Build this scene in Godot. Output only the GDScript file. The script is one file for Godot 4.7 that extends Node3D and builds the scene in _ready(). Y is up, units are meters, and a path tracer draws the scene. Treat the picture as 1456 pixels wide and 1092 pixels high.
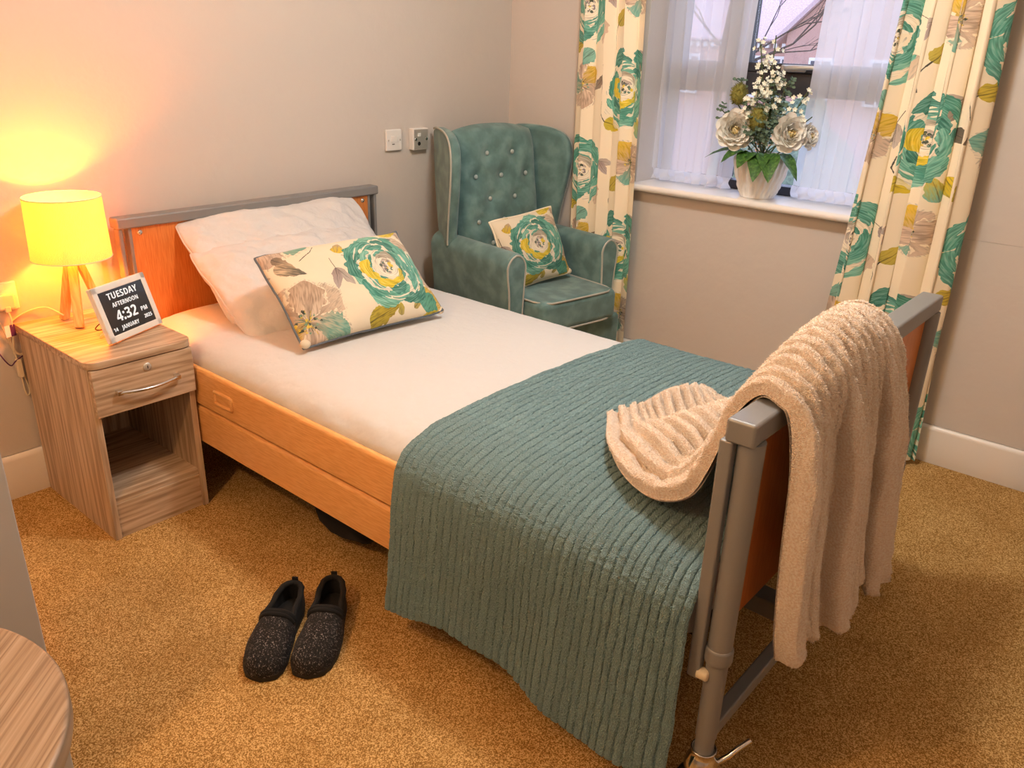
extends Node3D
# A bedroom: adjustable bed under a ribbed coverlet, wing chair, bedside cabinet with lit lamp, window with flowers.

var rng := RandomNumberGenerator.new()
var M := {}
var T := {}


# ---------- mesh building ----------
class MB:
	var v := PackedVector3Array()
	var uv := PackedVector2Array()
	var ix := PackedInt32Array()

	func quad(a: int, b: int, c: int, d: int) -> void:
		ix.append_array(PackedInt32Array([a, b, c, a, c, d]))

	func grid(p: PackedVector3Array, nu: int, nv: int, t := Transform3D(), cu := false, cv := false, u0 := Vector2.ZERO, u1 := Vector2.ONE) -> void:
		var b := v.size()
		for j in nv:
			for i in nu:
				v.append(t * p[j * nu + i])
				uv.append(Vector2(lerpf(u0.x, u1.x, i / float(nu - 1)), lerpf(u0.y, u1.y, j / float(maxi(nv - 1, 1)))))
		for j in (nv if cv else nv - 1):
			for i in (nu if cu else nu - 1):
				var i2 := (i + 1) % nu
				var j2 := (j + 1) % nv
				quad(b + j * nu + i, b + j * nu + i2, b + j2 * nu + i2, b + j2 * nu + i)

	func fan(p: PackedVector3Array, c: Vector3, t := Transform3D()) -> void:
		var b := v.size()
		v.append(t * c)
		uv.append(Vector2(0.5, 0.5))
		for q in p:
			v.append(t * q)
			uv.append(Vector2(q.x, q.y))
		for i in p.size():
			ix.append_array(PackedInt32Array([b, b + 1 + i, b + 1 + (i + 1) % p.size()]))

	func tube(path: PackedVector3Array, r, sides := 8, closed := false, t := Transform3D(), caps := true) -> void:
		var n := path.size()
		var pts := PackedVector3Array()
		var up := Vector3.ZERO
		for k in n:
			var a := path[(k - 1 + n) % n] if closed else path[maxi(k - 1, 0)]
			var c := path[(k + 1) % n] if closed else path[mini(k + 1, n - 1)]
			var d := (c - a).normalized()
			if up == Vector3.ZERO:
				up = Vector3.UP if absf(d.y) < 0.9 else Vector3.RIGHT
			var s := d.cross(up).normalized()
			up = s.cross(d).normalized()
			var rr: float = r[k] if r is Array else r
			for i in sides:
				var an := TAU * i / sides
				pts.append(path[k] + (s * cos(an) + up * sin(an)) * rr)
		grid(pts, sides, n, t, true, closed)
		if caps and not closed:
			fan(pts.slice(0, sides), path[0], t)
			fan(pts.slice((n - 1) * sides), path[n - 1], t)

	func lathe(prof: Array, n := 24, t := Transform3D(), caps := true) -> void:
		var pts := PackedVector3Array()
		for q in prof:
			for i in n:
				var a := TAU * i / n
				pts.append(Vector3(cos(a) * q[0], q[1], sin(a) * q[0]))
		grid(pts, n, prof.size(), t, true)
		if caps:
			fan(pts.slice(0, n), Vector3(0, prof[0][1], 0), t)
			fan(pts.slice((prof.size() - 1) * n), Vector3(0, prof[-1][1], 0), t)

	func rbox(c: Vector3, s: Vector3, r := 0.003, n := 2, t := Transform3D()) -> void:
		var h := s * 0.5
		r = minf(r, minf(h.x, minf(h.y, h.z)) * 0.999)
		var inner := h - Vector3.ONE * r
		for ax in 3:
			var a1 := (ax + 1) % 3
			var a2 := (ax + 2) % 3
			for sg in [-1.0, 1.0]:
				var l1 := PackedFloat32Array()
				var l2 := PackedFloat32Array()
				for k in n + 1:
					var e := r * tan(PI / 4 * (n - k) / n)
					l1.append(-inner[a1] - e)
					l2.append(-inner[a2] - e)
				for k in n + 1:
					var e := r * tan(PI / 4 * k / n)
					l1.append(inner[a1] + e)
					l2.append(inner[a2] + e)
				var pts := PackedVector3Array()
				for q2 in l2:
					for q1 in l1:
						var p := Vector3.ZERO
						p[ax] = h[ax] * sg
						p[a1] = q1
						p[a2] = q2
						var q := p.clamp(-inner, inner)
						pts.append(c + q + (p - q).normalized() * r)
				grid(pts, l1.size(), l2.size(), t)

	# a polygon in x, y pushed along z from z0 to z1, its two rims rounded
	func extr(poly: PackedVector2Array, z0: float, z1: float, bev := 0.004, t := Transform3D(), n := 3) -> void:
		var m := poly.size()
		if Geometry2D.is_polygon_clockwise(poly):
			poly = poly.duplicate()
			poly.reverse()
		var nr := PackedVector2Array()
		for k in m:
			var d1 := (poly[k] - poly[(k - 1 + m) % m]).normalized()
			var d2 := (poly[(k + 1) % m] - poly[k]).normalized()
			var n1 := Vector2(d1.y, -d1.x)
			var n2 := Vector2(d2.y, -d2.x)
			var q := (n1 + n2).normalized()
			nr.append(q / maxf(q.dot(n1), 0.5))
		var pts := PackedVector3Array()
		var rows := 0
		var lay := []
		for k in n + 1:
			var a := PI / 2 * k / n
			lay.append([bev * (1.0 - sin(a)), z0 + bev * (1.0 - cos(a))])
		for k in n + 1:
			var a := PI / 2 * (n - k) / n
			lay.append([bev * (1.0 - sin(a)), z1 - bev * (1.0 - cos(a))])
		for l in lay:
			for k in m:
				var p: Vector2 = poly[k] - nr[k] * l[0]
				pts.append(Vector3(p.x, p.y, l[1]))
			rows += 1
		grid(pts, m, rows, t, true)
		for side in [0, rows - 1]:
			var cap := PackedVector2Array()
			for k in m:
				cap.append(Vector2(pts[side * m + k].x, pts[side * m + k].y))
			var tri := Geometry2D.triangulate_polygon(cap)
			var b := v.size()
			for k in m:
				v.append(t * pts[side * m + k])
				uv.append(cap[k])
			for k in tri:
				ix.append(b + k)
			if tri.is_empty():
				var mid := Vector3.ZERO
				for k in m:
					mid += pts[side * m + k] / m
				fan(pts.slice(side * m, side * m + m), mid, t)

	func ball(c: Vector3, r: Vector3, n := 10, m := 6, t := Transform3D()) -> void:
		var prof := []
		for j in m + 1:
			var a := -PI / 2 + PI * j / m
			prof.append([maxf(cos(a), 0.001), sin(a)])
		lathe(prof, n, t * Transform3D(Basis.from_scale(r), c), false)

	func commit() -> ArrayMesh:
		var nn := PackedVector3Array()
		nn.resize(v.size())
		for k in range(0, ix.size(), 3):
			var a := ix[k]
			var b := ix[k + 1]
			var c := ix[k + 2]
			var f := (v[c] - v[a]).cross(v[b] - v[a])
			nn[a] += f
			nn[b] += f
			nn[c] += f
		for k in nn.size():
			nn[k] = nn[k].normalized() if nn[k].length_squared() > 1e-24 else Vector3.UP
		var arr := []
		arr.resize(Mesh.ARRAY_MAX)
		arr[Mesh.ARRAY_VERTEX] = v
		arr[Mesh.ARRAY_NORMAL] = nn
		arr[Mesh.ARRAY_TEX_UV] = uv
		arr[Mesh.ARRAY_INDEX] = ix
		var am := ArrayMesh.new()
		am.add_surface_from_arrays(Mesh.PRIMITIVE_TRIANGLES, arr)
		return am


func rb(c: Vector3, s: Vector3, r := 0.003, n := 2) -> MB:
	var b := MB.new()
	b.rbox(c, s, r, n)
	return b


func tb(path: Array, r, sides := 8, closed := false) -> MB:
	var b := MB.new()
	b.tube(PackedVector3Array(path), r, sides, closed)
	return b


# Catmull-Rom through points, n steps a span
func smooth(pts: Array, n := 6, closed := false) -> Array:
	var out := []
	var m := pts.size()
	for k in (m if closed else m - 1):
		var a = pts[(k - 1 + m) % m] if closed else pts[maxi(k - 1, 0)]
		var b = pts[k]
		var c = pts[(k + 1) % m]
		var d = pts[(k + 2) % m] if closed else pts[mini(k + 2, m - 1)]
		for i in n:
			out.append(b.cubic_interpolate(c, a, d, i / float(n)))
	if not closed:
		out.append(pts[m - 1])
	return out


func at_table(tab: Array, s: float) -> float:
	for k in range(1, tab.size()):
		if s <= tab[k][0]:
			var f: float = (s - tab[k - 1][0]) / (tab[k][0] - tab[k - 1][0])
			f = clampf(f, 0, 1)
			return lerpf(tab[k - 1][1], tab[k][1], f * f * (3 - 2 * f))
	return tab[-1][1]


# ---------- scene tree ----------
func numbered(called: String) -> String:
	if not has_node(called):
		return called
	var k := 1
	while has_node("%s_%03d" % [called, k]):
		k += 1
	return "%s_%03d" % [called, k]


func tag(o: Node, label: String, category := "", group := "") -> Node:
	o.set_meta("label", label)
	if category:
		o.set_meta("category", category)
	if group:
		o.set_meta("group", group)
	return o


func thing(called: String, label: String, category: String, at := Vector3.ZERO, turn := 0.0, group := "") -> Node3D:
	var o := Node3D.new()
	o.name = numbered(called)
	add_child(o)
	o.position = at
	o.rotation.y = turn
	tag(o, label, category, group)
	return o


func part(parent: Node, called: String, b, m: Material, label := "") -> MeshInstance3D:
	var o := MeshInstance3D.new()
	o.name = called
	o.mesh = b.commit() if b is MB else b
	o.material_override = m
	if label:
		o.set_meta("label", label)
	parent.add_child(o, true)
	return o


func single(called: String, label: String, category: String, b, m: Material, group := "") -> MeshInstance3D:
	var o := part(self, numbered(called), b, m)
	tag(o, label, category, group)
	return o


func struct(called: String, label: String, b, m: Material) -> MeshInstance3D:
	var o := part(self, numbered(called), b, m)
	o.set_meta("kind", "structure")
	tag(o, label, called.split("_")[0])
	return o


# ---------- materials ----------
func rgb(r: int, g: int, b: int) -> Color:
	return Color8(r, g, b)


func mat(called: String, c: Color, rough := 0.6, metal := 0.0, extra := {}) -> StandardMaterial3D:
	var m := StandardMaterial3D.new()
	m.resource_name = called
	m.albedo_color = c
	m.roughness = rough
	m.metallic = metal
	for k in extra:
		m.set(k, extra[k])
	M[called] = m
	return m


func noise_tex(freq: float, octaves := 4, ramp := [], kind := FastNoiseLite.TYPE_SIMPLEX, size := 512, sd := 1) -> NoiseTexture2D:
	var n := FastNoiseLite.new()
	n.noise_type = kind
	n.frequency = freq
	n.fractal_octaves = octaves
	n.seed = sd
	if kind == FastNoiseLite.TYPE_CELLULAR:
		n.cellular_return_type = FastNoiseLite.RETURN_DISTANCE
	var t := NoiseTexture2D.new()
	t.width = size
	t.height = size
	t.seamless = true
	t.noise = n
	if ramp:
		var g := Gradient.new()
		var off := PackedFloat32Array()
		var col := PackedColorArray()
		for q in ramp:
			off.append(q[0])
			col.append(q[1])
		g.offsets = off
		g.colors = col
		t.color_ramp = g
	return t


func tri(tex: Texture2D, scale: Vector3, world := false) -> Dictionary:
	return {"albedo_texture": tex, "uv1_triplanar": true, "uv1_world_triplanar": world, "uv1_scale": scale, "uv1_triplanar_sharpness": 4.0}


func bump(tex: Texture2D, cm: float) -> Dictionary:
	return {"heightmap_enabled": true, "heightmap_texture": tex, "heightmap_scale": cm}


func plus(a: Dictionary, b: Dictionary) -> Dictionary:
	var c := a.duplicate()
	c.merge(b, true)
	return c


# ---------- the painted flower print of curtains and cushions ----------
class Paint:
	var im: Image
	var w: int
	var h: int
	var n := FastNoiseLite.new()
	var r := RandomNumberGenerator.new()
	var teals := [Color8(92, 172, 150), Color8(70, 150, 130), Color8(110, 186, 164), Color8(84, 160, 142), Color8(58, 132, 116)]

	func _init(ww: int, hh: int, ground: Color, sd: int) -> void:
		w = ww
		h = hh
		im = Image.create(w, h, false, Image.FORMAT_RGB8)
		im.fill(ground)
		n.frequency = 0.022
		n.fractal_octaves = 2
		r.seed = sd

	func dab(x: int, y: int, c: Color, a: float) -> void:
		x = posmod(x, w)
		y = posmod(y, h)
		im.set_pixel(x, y, im.get_pixel(x, y).lerp(c, a))

	# a brush stroke along part of a ring
	func arc(cx: float, cy: float, r0: float, th: float, a0: float, span: float, c: Color, a := 0.93, flat := 1.0) -> void:
		var k := r.randf() * 60.0
		var R := r0 + th
		for y in range(int(cy - R * flat), int(cy + R * flat) + 1):
			for x in range(int(cx - R), int(cx + R) + 1):
				var dx := x - cx
				var dy := (y - cy) / flat
				var rr := sqrt(dx * dx + dy * dy)
				if absf(rr - r0) > th:
					continue
				var rel := fposmod(atan2(dy, dx) - a0, TAU) / span
				if rel > 1.0:
					continue
				var e := n.get_noise_2d(rel * span * r0 * 1.2 + k * 9.0, k * 31.0)
				var mid := r0 + th * 0.3 * sin(rel * 5.0 + k)
				var half := th * 0.55 * pow(sin(PI * clampf(rel, 0.02, 0.98)), 0.45) * (1.0 + 0.45 * e)
				var d := absf(rr - mid)
				if d > half:
					continue
				var g := n.get_noise_2d(rr * 6.0 + k * 50.0, rel * span * r0 * 0.5)
				dab(x, y, c.lightened(clampf(g * 0.5, 0, 0.35)).darkened(clampf(-g * 0.35, 0, 0.3)), a)

	# a petal or leaf from a point, along an angle
	func petal(x0: float, y0: float, ln: float, wd: float, an: float, c: Color, tip: Color, a := 0.9, vein := false, blunt := 0.6) -> void:
		var k := r.randf() * 60.0
		var ca := cos(an)
		var sa := sin(an)
		var R := maxf(ln, wd) * 1.1
		for y in range(int(y0 - R), int(y0 + R) + 1):
			for x in range(int(x0 - R), int(x0 + R) + 1):
				var s := ((x - x0) * ca + (y - y0) * sa) / ln
				if s < 0.0 or s > 1.0:
					continue
				var t := -(x - x0) * sa + (y - y0) * ca
				var half := wd * 0.5 * pow(sin(PI * pow(s, blunt)), 0.8) * (1.0 + 0.25 * n.get_noise_2d(s * ln * 1.4 + k * 40.0, signf(t) * 40.0))
				if absf(t) > half:
					continue
				var g := n.get_noise_2d(t * 4.0 + k * 30.0, s * ln * 0.7)
				var col := c.lerp(tip, clampf(s * 1.1 + g * 0.5, 0, 1)).darkened(clampf(g * 0.3, 0, 0.25))
				if vein and absf(t) < (1.0 + 0.012 * ln) * (1.0 - s):
					col = col.darkened(0.35)
				dab(x, y, col, a)

	func line(pts: Array, th: float, c: Color) -> void:
		for k in pts.size() - 1:
			var a: Vector2 = pts[k]
			var b: Vector2 = pts[k + 1]
			var m := int(a.distance_to(b)) + 1
			for i in m:
				var p := a.lerp(b, i / float(m))
				var q := int(th * (0.6 + 0.5 * absf(n.get_noise_1d(p.x * 3.0 + p.y * 2.0))))
				for y in range(-q, q + 1):
					for x in range(-q, q + 1):
						if x * x + y * y <= q * q:
							dab(int(p.x) + x, int(p.y) + y, c, 0.8)

	func specks(cx: float, cy: float, R: float, count: int, cols: Array, s: float) -> void:
		for k in count:
			var a := r.randf() * TAU
			var d := R * sqrt(r.randf())
			var c: Color = cols[r.randi() % cols.size()]
			arc(cx + cos(a) * d, cy + sin(a) * d, s * 0.3, s * (0.6 + r.randf()), r.randf() * TAU, TAU * 0.9, c, 0.95)

	func rose(cx: float, cy: float, R: float, yellow := true) -> void:
		var cream := Color8(248, 238, 214)
		arc(cx, cy, R * 0.45, R * 0.8, 0, TAU, cream, 0.7)
		var rings := [[0.9, 0.2, 7], [0.74, 0.24, 7], [0.58, 0.2, 6], [0.44, 0.12, 5]]
		for q in rings:
			var off := r.randf() * TAU
			for k in q[2]:
				var a: float = off + TAU * k / q[2] + r.randf_range(-0.2, 0.2)
				var c: Color = teals[r.randi() % teals.size()]
				arc(cx + r.randf_range(-1, 1) * R * 0.05, cy + r.randf_range(-1, 1) * R * 0.05, R * (q[0] + r.randf_range(-0.05, 0.05)), R * q[1] * r.randf_range(0.75, 1.2), a, TAU / q[2] * r.randf_range(0.85, 1.25), c)
		for k in 8:
			arc(cx, cy, R * r.randf_range(0.35, 0.9), R * 0.035, r.randf() * TAU, r.randf_range(0.5, 1.1), cream, 0.9)
		if yellow:
			arc(cx, cy, R * 0.52, R * 0.26, 2.5, 1.15, Color8(238, 205, 40))
			arc(cx, cy, R * 0.42, R * 0.2, 1.0, 1.6, Color8(240, 208, 44))
			arc(cx, cy, R * 0.36, R * 0.14, 0.2, 1.0, Color8(212, 190, 60))
		arc(cx, cy, R * 0.3, R * 0.16, 3.4, 2.6, Color8(186, 172, 150))
		arc(cx, cy, R * 0.2, R * 0.18, 0.0, TAU * 0.95, cream)
		arc(cx, cy, R * 0.15, R * 0.14, 2.0, 3.8, Color8(190, 175, 160))
		specks(cx, cy, R * 0.17, 26, [Color8(60, 74, 60), Color8(80, 120, 100), Color8(232, 200, 50), Color8(140, 130, 130), cream], R * 0.045)

	func anemone(cx: float, cy: float, R: float, a0: float) -> void:
		var taupe := Color8(190, 162, 138)
		var pale := Color8(222, 200, 176)
		for q in [[0.0, taupe, pale], [1.1, Color8(206, 176, 150), Color8(112, 178, 162)], [2.3, pale, Color8(198, 170, 150)], [3.5, Color8(200, 170, 140), Color8(226, 186, 40)], [4.7, taupe, Color8(214, 190, 168)], [5.5, pale, taupe]]:
			var l := R * r.randf_range(0.9, 1.1)
			petal(cx, cy, l * 1.05, R * 0.95, a0 + q[0], Color8(244, 230, 204), Color8(244, 230, 204), 1.0, false, 1.25)
			petal(cx, cy, l, R * 0.85, a0 + q[0], q[1], q[2], 0.9, false, 1.25)
			for k in 3:
				petal(cx, cy, l * r.randf_range(0.6, 0.9), R * 0.1, a0 + q[0] + r.randf_range(-0.3, 0.3), q[1].darkened(0.22), q[2], 0.6, false, 0.8)
		for k in 24:
			var a := r.randf() * TAU
			var l := R * r.randf_range(0.14, 0.34)
			line([Vector2(cx, cy), Vector2(cx + cos(a) * l, cy + sin(a) * l)], 1.5, [Color8(64, 74, 60), Color8(228, 190, 50), Color8(96, 130, 104)][k % 3])
		specks(cx, cy, R * 0.3, 26, [Color8(56, 66, 56), Color8(232, 200, 60), Color8(110, 150, 120)], R * 0.035)

	func sprig(x: float, y: float, s: float, an: float, cols: Array) -> void:
		var e := Vector2(x + cos(an) * s * 0.5, y + sin(an) * s * 0.5)
		line([Vector2(x, y), e], maxf(1.6, s * 0.014), Color8(70, 62, 50))
		for k in cols.size():
			petal(e.x, e.y, s * r.randf_range(0.8, 1.0), s * 0.4, an + (k - (cols.size() - 1) * 0.5) * 0.85, cols[k], cols[k].lightened(0.25), 0.9, true, 0.8)


func paint_prints() -> void:
	var lilac := rgb(176, 160, 148)
	var brown := rgb(120, 102, 84)
	var dark := rgb(72, 70, 60)
	var mustard := rgb(196, 176, 52)
	var p := Paint.new(900, 560, rgb(243, 231, 205), 11)
	p.anemone(70, 452, 230, -0.5)
	p.sprig(330, 150, 130, 1.5, [lilac, rgb(160, 140, 134)])
	p.petal(390, 130, 90, 70, -1.0, rgb(226, 190, 30), rgb(190, 165, 130), 0.9, false)
	p.petal(60, 60, 130, 70, 0.9, brown, rgb(205, 170, 130), 0.85, true)
	p.petal(40, 120, 160, 80, 0.6, rgb(214, 184, 150), dark, 0.8, true)
	p.line([Vector2(180, 120), Vector2(260, 80), Vector2(300, 40)], 3, dark)
	p.line([Vector2(400, 150), Vector2(440, 180), Vector2(470, 220)], 3, dark)
	p.petal(400, 540, 210, 90, -0.25, mustard, rgb(170, 150, 40), 0.95, true)
	p.petal(600, 540, 70, 40, -1.4, rgb(180, 165, 90), mustard, 0.9, true)
	p.petal(690, 520, 110, 34, -0.6, rgb(176, 160, 90), mustard, 0.9, true)
	p.petal(760, 540, 130, 150, -0.7, rgb(96, 170, 150), rgb(70, 150, 130), 0.95, false)
	p.petal(730, 90, 190, 100, 0.35, rgb(214, 194, 170), rgb(190, 165, 140), 0.8)
	p.petal(740, 30, 150, 60, -0.2, rgb(232, 206, 70), rgb(214, 186, 40), 0.9)
	p.petal(700, 70, 90, 40, 0.1, rgb(120, 180, 165), rgb(90, 130, 120), 0.9, true)
	p.rose(635, 262, 240)
	T.cushion = ImageTexture.create_from_image(p.im)

	p = Paint.new(1024, 992, rgb(246, 232, 204), 5)
	p.anemone(760, 150, 150, 0.7)
	p.anemone(190, 690, 160, 2.2)
	p.sprig(430, 560, 130, 1.9, [lilac, brown])
	p.sprig(900, 420, 150, 2.0, [dark, brown, lilac])
	p.sprig(400, 120, 110, 0.6, [lilac, rgb(160, 140, 134)])
	p.petal(40, 470, 140, 90, -0.4, rgb(206, 182, 60), rgb(180, 160, 50), 0.95, true)
	p.petal(470, 900, 150, 90, 0.3, rgb(196, 178, 56), rgb(226, 196, 40), 0.95, true)
	p.petal(930, 860, 130, 90, 0.9, rgb(226, 196, 40), rgb(190, 172, 60), 0.95, true)
	p.petal(560, 330, 140, 80, -0.9, rgb(188, 170, 70), rgb(206, 182, 60), 0.95, true)
	p.petal(900, 640, 130, 70, 0.4, dark, brown, 0.9, true)
	p.line([Vector2(40, 470), Vector2(0, 520), Vector2(-20, 580)], 4, dark)
	p.line([Vector2(470, 900), Vector2(430, 840), Vector2(440, 780)], 4, dark)
	p.line([Vector2(560, 330), Vector2(520, 400), Vector2(540, 470)], 4, dark)
	p.petal(420, 300, 150, 110, 1.9, rgb(204, 176, 150), rgb(224, 200, 176), 0.8)
	p.petal(260, 480, 130, 90, 2.4, rgb(120, 180, 165), rgb(110, 170, 155), 0.9, true)
	p.petal(860, 980, 130, 80, -1.9, rgb(120, 180, 165), rgb(220, 196, 70), 0.9, true)
	p.rose(215, 225, 215, false)
	p.rose(690, 690, 225)
	T.curtain = ImageTexture.create_from_image(p.im)


func make_materials() -> void:
	paint_prints()
	T.fine = noise_tex(0.06, 3)
	T.plaster = noise_tex(0.012, 4, [], FastNoiseLite.TYPE_SIMPLEX, 512, 4)
	T.weave = noise_tex(0.25, 2, [], FastNoiseLite.TYPE_SIMPLEX, 512, 9)
	mat("wall paint", rgb(205, 197, 189), 0.75, 0, plus({"uv1_triplanar": true, "uv1_world_triplanar": true, "uv1_scale": Vector3.ONE * 1.6}, bump(T.plaster, 0.12)))
	mat("ceiling paint", rgb(236, 232, 226), 0.9)
	mat("grey paint", rgb(190, 188, 186), 0.6)
	mat("warm globe lamp", rgb(250, 236, 214), 0.4, 0, {"emission_enabled": true, "emission": Color(1.0, 0.79, 0.56), "emission_energy_multiplier": 2.0})
	mat("white gloss", rgb(238, 234, 228), 0.3)
	var carpet := noise_tex(0.33, 2, [[0.3, rgb(138, 102, 54)], [0.45, rgb(168, 128, 74)], [0.55, rgb(190, 150, 92)], [0.7, rgb(220, 184, 126)]], FastNoiseLite.TYPE_VALUE, 1024, 3)
	var worn := noise_tex(0.01, 4, [[0.3, Color(0.95, 0.94, 0.92)], [0.7, Color.WHITE]], FastNoiseLite.TYPE_SIMPLEX, 512, 6)
	mat("carpet", Color.WHITE, 1.0, 0, plus(plus(tri(carpet, Vector3.ONE * 1.45, true), bump(carpet, 0.08)), {"metallic_specular": 0.1, "detail_enabled": true, "detail_albedo": worn, "detail_blend_mode": BaseMaterial3D.BLEND_MODE_MUL, "uv2_triplanar": true, "uv2_world_triplanar": true, "uv2_scale": Vector3.ONE * 0.7, "detail_uv_layer": BaseMaterial3D.DETAIL_UV_2}))
	# grey-brown woodgrain of cabinet and table
	var ash := noise_tex(0.03, 5, [[0.2, rgb(156, 130, 104)], [0.42, rgb(182, 156, 128)], [0.6, rgb(194, 169, 141)], [0.82, rgb(208, 184, 158)]], FastNoiseLite.TYPE_SIMPLEX, 512, 8)
	mat("ash veneer upright", Color.WHITE, 0.42, 0, tri(ash, Vector3(3.0, 0.14, 3.0)))
	mat("ash veneer across", Color.WHITE, 0.42, 0, tri(ash, Vector3(0.18, 3.0, 3.0)))
	mat("ash veneer table", rgb(206, 204, 206), 0.38, 0, tri(ash, Vector3(0.12, 1.0, 7.0)))
	var beech := noise_tex(0.05, 5, [[0.2, rgb(222, 158, 92)], [0.5, rgb(232, 170, 102)], [0.8, rgb(238, 182, 116)]], FastNoiseLite.TYPE_SIMPLEX, 512, 12)
	mat("beech rail", Color.WHITE, 0.35, 0, plus(tri(beech, Vector3(6, 6, 0.5)), {"clearcoat_enabled": true, "clearcoat": 0.3, "clearcoat_roughness": 0.25}))
	var cherry := noise_tex(0.05, 5, [[0.2, rgb(198, 116, 52)], [0.5, rgb(207, 126, 60)], [0.8, rgb(214, 136, 70)]], FastNoiseLite.TYPE_SIMPLEX, 512, 14)
	mat("beech panel", Color.WHITE, 0.35, 0, tri(cherry, Vector3(6, 0.4, 6)))
	mat("lamp pine", Color.WHITE, 0.5, 0, tri(noise_tex(0.05, 4, [[0.3, rgb(206, 160, 96)], [0.7, rgb(228, 188, 126)]], FastNoiseLite.TYPE_SIMPLEX, 256, 15), Vector3(8, 0.8, 8)))
	mat("grey steel", rgb(134, 134, 134), 0.42, 0.15)
	mat("chrome", rgb(215, 215, 215), 0.14, 1.0)
	mat("brushed metal", rgb(196, 192, 184), 0.42, 0.5)
	mat("black plastic", rgb(26, 25, 25), 0.45)
	mat("black cloth", rgb(22, 20, 20), 0.95)
	mat("white plastic", rgb(232, 230, 226), 0.35)
	mat("cream plastic", rgb(222, 208, 180), 0.4)
	mat("dark hole", rgb(12, 11, 10), 0.9)
	mat("sheet", rgb(205, 204, 203), 0.7, 0, plus({"uv1_triplanar": true, "uv1_scale": Vector3.ONE * 2.0}, bump(T.plaster, 0.25)))
	mat("pillowcase", rgb(210, 208, 207), 0.75, 0, plus({"uv1_triplanar": true, "uv1_scale": Vector3.ONE * 2.2}, bump(T.plaster, 0.5)))
	mat("cushion print", rgb(234, 232, 230), 0.85, 0, {"albedo_texture": T.cushion, "rim_enabled": true, "rim": 0.15})
	mat("cushion back", rgb(243, 231, 205), 0.85)
	mat("cushion corner", rgb(214, 198, 172), 0.85)
	mat("slate piping", rgb(96, 106, 116), 0.8)
	mat("pale piping", rgb(176, 176, 166), 0.7)
	mat("curtain print", Color.WHITE, 0.8, 0, {"albedo_texture": T.curtain, "backlight_enabled": true, "backlight": Color(0.12, 0.12, 0.12), "rim_enabled": true, "rim": 0.1})
	mat("sheer", Color(0.97, 0.97, 0.98, 0.7), 0.9, 0, {"transparency": BaseMaterial3D.TRANSPARENCY_ALPHA, "backlight_enabled": true, "backlight": Color(0.98, 0.98, 1.0)})
	mat("sheer hem", Color(0.97, 0.97, 0.98, 0.82), 0.9, 0, {"transparency": BaseMaterial3D.TRANSPARENCY_ALPHA, "backlight_enabled": true, "backlight": Color(0.98, 0.98, 1.0)})
	var nap := noise_tex(0.014, 4, [[0.2, rgb(88, 118, 117)], [0.5, rgb(99, 131, 129)], [0.8, rgb(115, 146, 143)]], FastNoiseLite.TYPE_SIMPLEX, 512, 21)
	mat("teal velvet", Color.WHITE, 0.85, 0, plus(tri(nap, Vector3.ONE * 1.2), {"rim_enabled": true, "rim": 0.6, "rim_tint": 0.6, "metallic_specular": 0.3}))
	mat("button", rgb(168, 180, 178), 0.5)
	var cov := noise_tex(0.1, 3, [[0.2, rgb(108, 138, 141)], [0.5, rgb(127, 157, 160)], [0.8, rgb(150, 178, 180)]], FastNoiseLite.TYPE_SIMPLEX, 512, 23)
	mat("coverlet teal", Color.WHITE, 0.75, 0, plus({"albedo_texture": cov, "uv1_scale": Vector3(9, 5, 1), "metallic_specular": 0.4}, bump(noise_tex(0.07, 3, [], FastNoiseLite.TYPE_SIMPLEX, 512, 24), 0.4)))
	var fur := noise_tex(0.05, 4, [[0.2, rgb(232, 208, 184)], [0.5, rgb(244, 226, 208)], [0.8, rgb(251, 240, 226)]], FastNoiseLite.TYPE_SIMPLEX, 512, 31)
	mat("cream fur", Color.WHITE, 1.0, 0, plus(plus(tri(fur, Vector3.ONE * 5.0), bump(noise_tex(0.12, 4, [], FastNoiseLite.TYPE_SIMPLEX, 512, 32), 0.35)), {"rim_enabled": true, "rim": 0.8, "metallic_specular": 0.1}))
	mat("cream pile", rgb(245, 229, 211), 1.0, 0, {"metallic_specular": 0.1, "backlight_enabled": true, "backlight": Color(0.4, 0.37, 0.33)})
	var felt := noise_tex(0.3, 2, [[0.5, rgb(17, 15, 15)], [0.62, rgb(36, 32, 31)], [0.7, rgb(58, 52, 50)], [0.8, rgb(140, 130, 124)]], FastNoiseLite.TYPE_VALUE, 512, 41)
	mat("speckled felt", Color.WHITE, 0.95, 0, plus(tri(felt, Vector3.ONE * 3.0), bump(felt, 0.1)))
	mat("slipper lining", rgb(16, 15, 15), 0.95)
	mat("slipper sole", rgb(14, 14, 14), 0.6)
	mat("tan loop", rgb(190, 130, 100), 0.7)
	mat("ceramic", rgb(240, 238, 234), 0.25)
	mat("peony white", rgb(250, 247, 238), 0.7, 0, {"backlight_enabled": true, "backlight": Color(0.3, 0.29, 0.26)})
	mat("peony heart", rgb(248, 232, 180), 0.7, 0, {"backlight_enabled": true, "backlight": Color(0.25, 0.22, 0.14)})
	mat("leaf green", Color.WHITE, 0.5, 0, plus(tri(noise_tex(0.03, 3, [[0.2, rgb(40, 78, 26)], [0.6, rgb(64, 108, 38)], [0.9, rgb(104, 140, 62)]], FastNoiseLite.TYPE_SIMPLEX, 256, 51), Vector3.ONE * 8.0), {"backlight_enabled": true, "backlight": Color(0.2, 0.28, 0.08)}))
	mat("eucalyptus", rgb(86, 108, 86), 0.7)
	mat("stem green", rgb(80, 92, 52), 0.7)
	mat("teasel", rgb(128, 122, 54), 0.9)
	mat("blossom white", rgb(240, 240, 222), 0.7, 0, {"backlight_enabled": true, "backlight": Color(0.3, 0.3, 0.25)})
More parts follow.
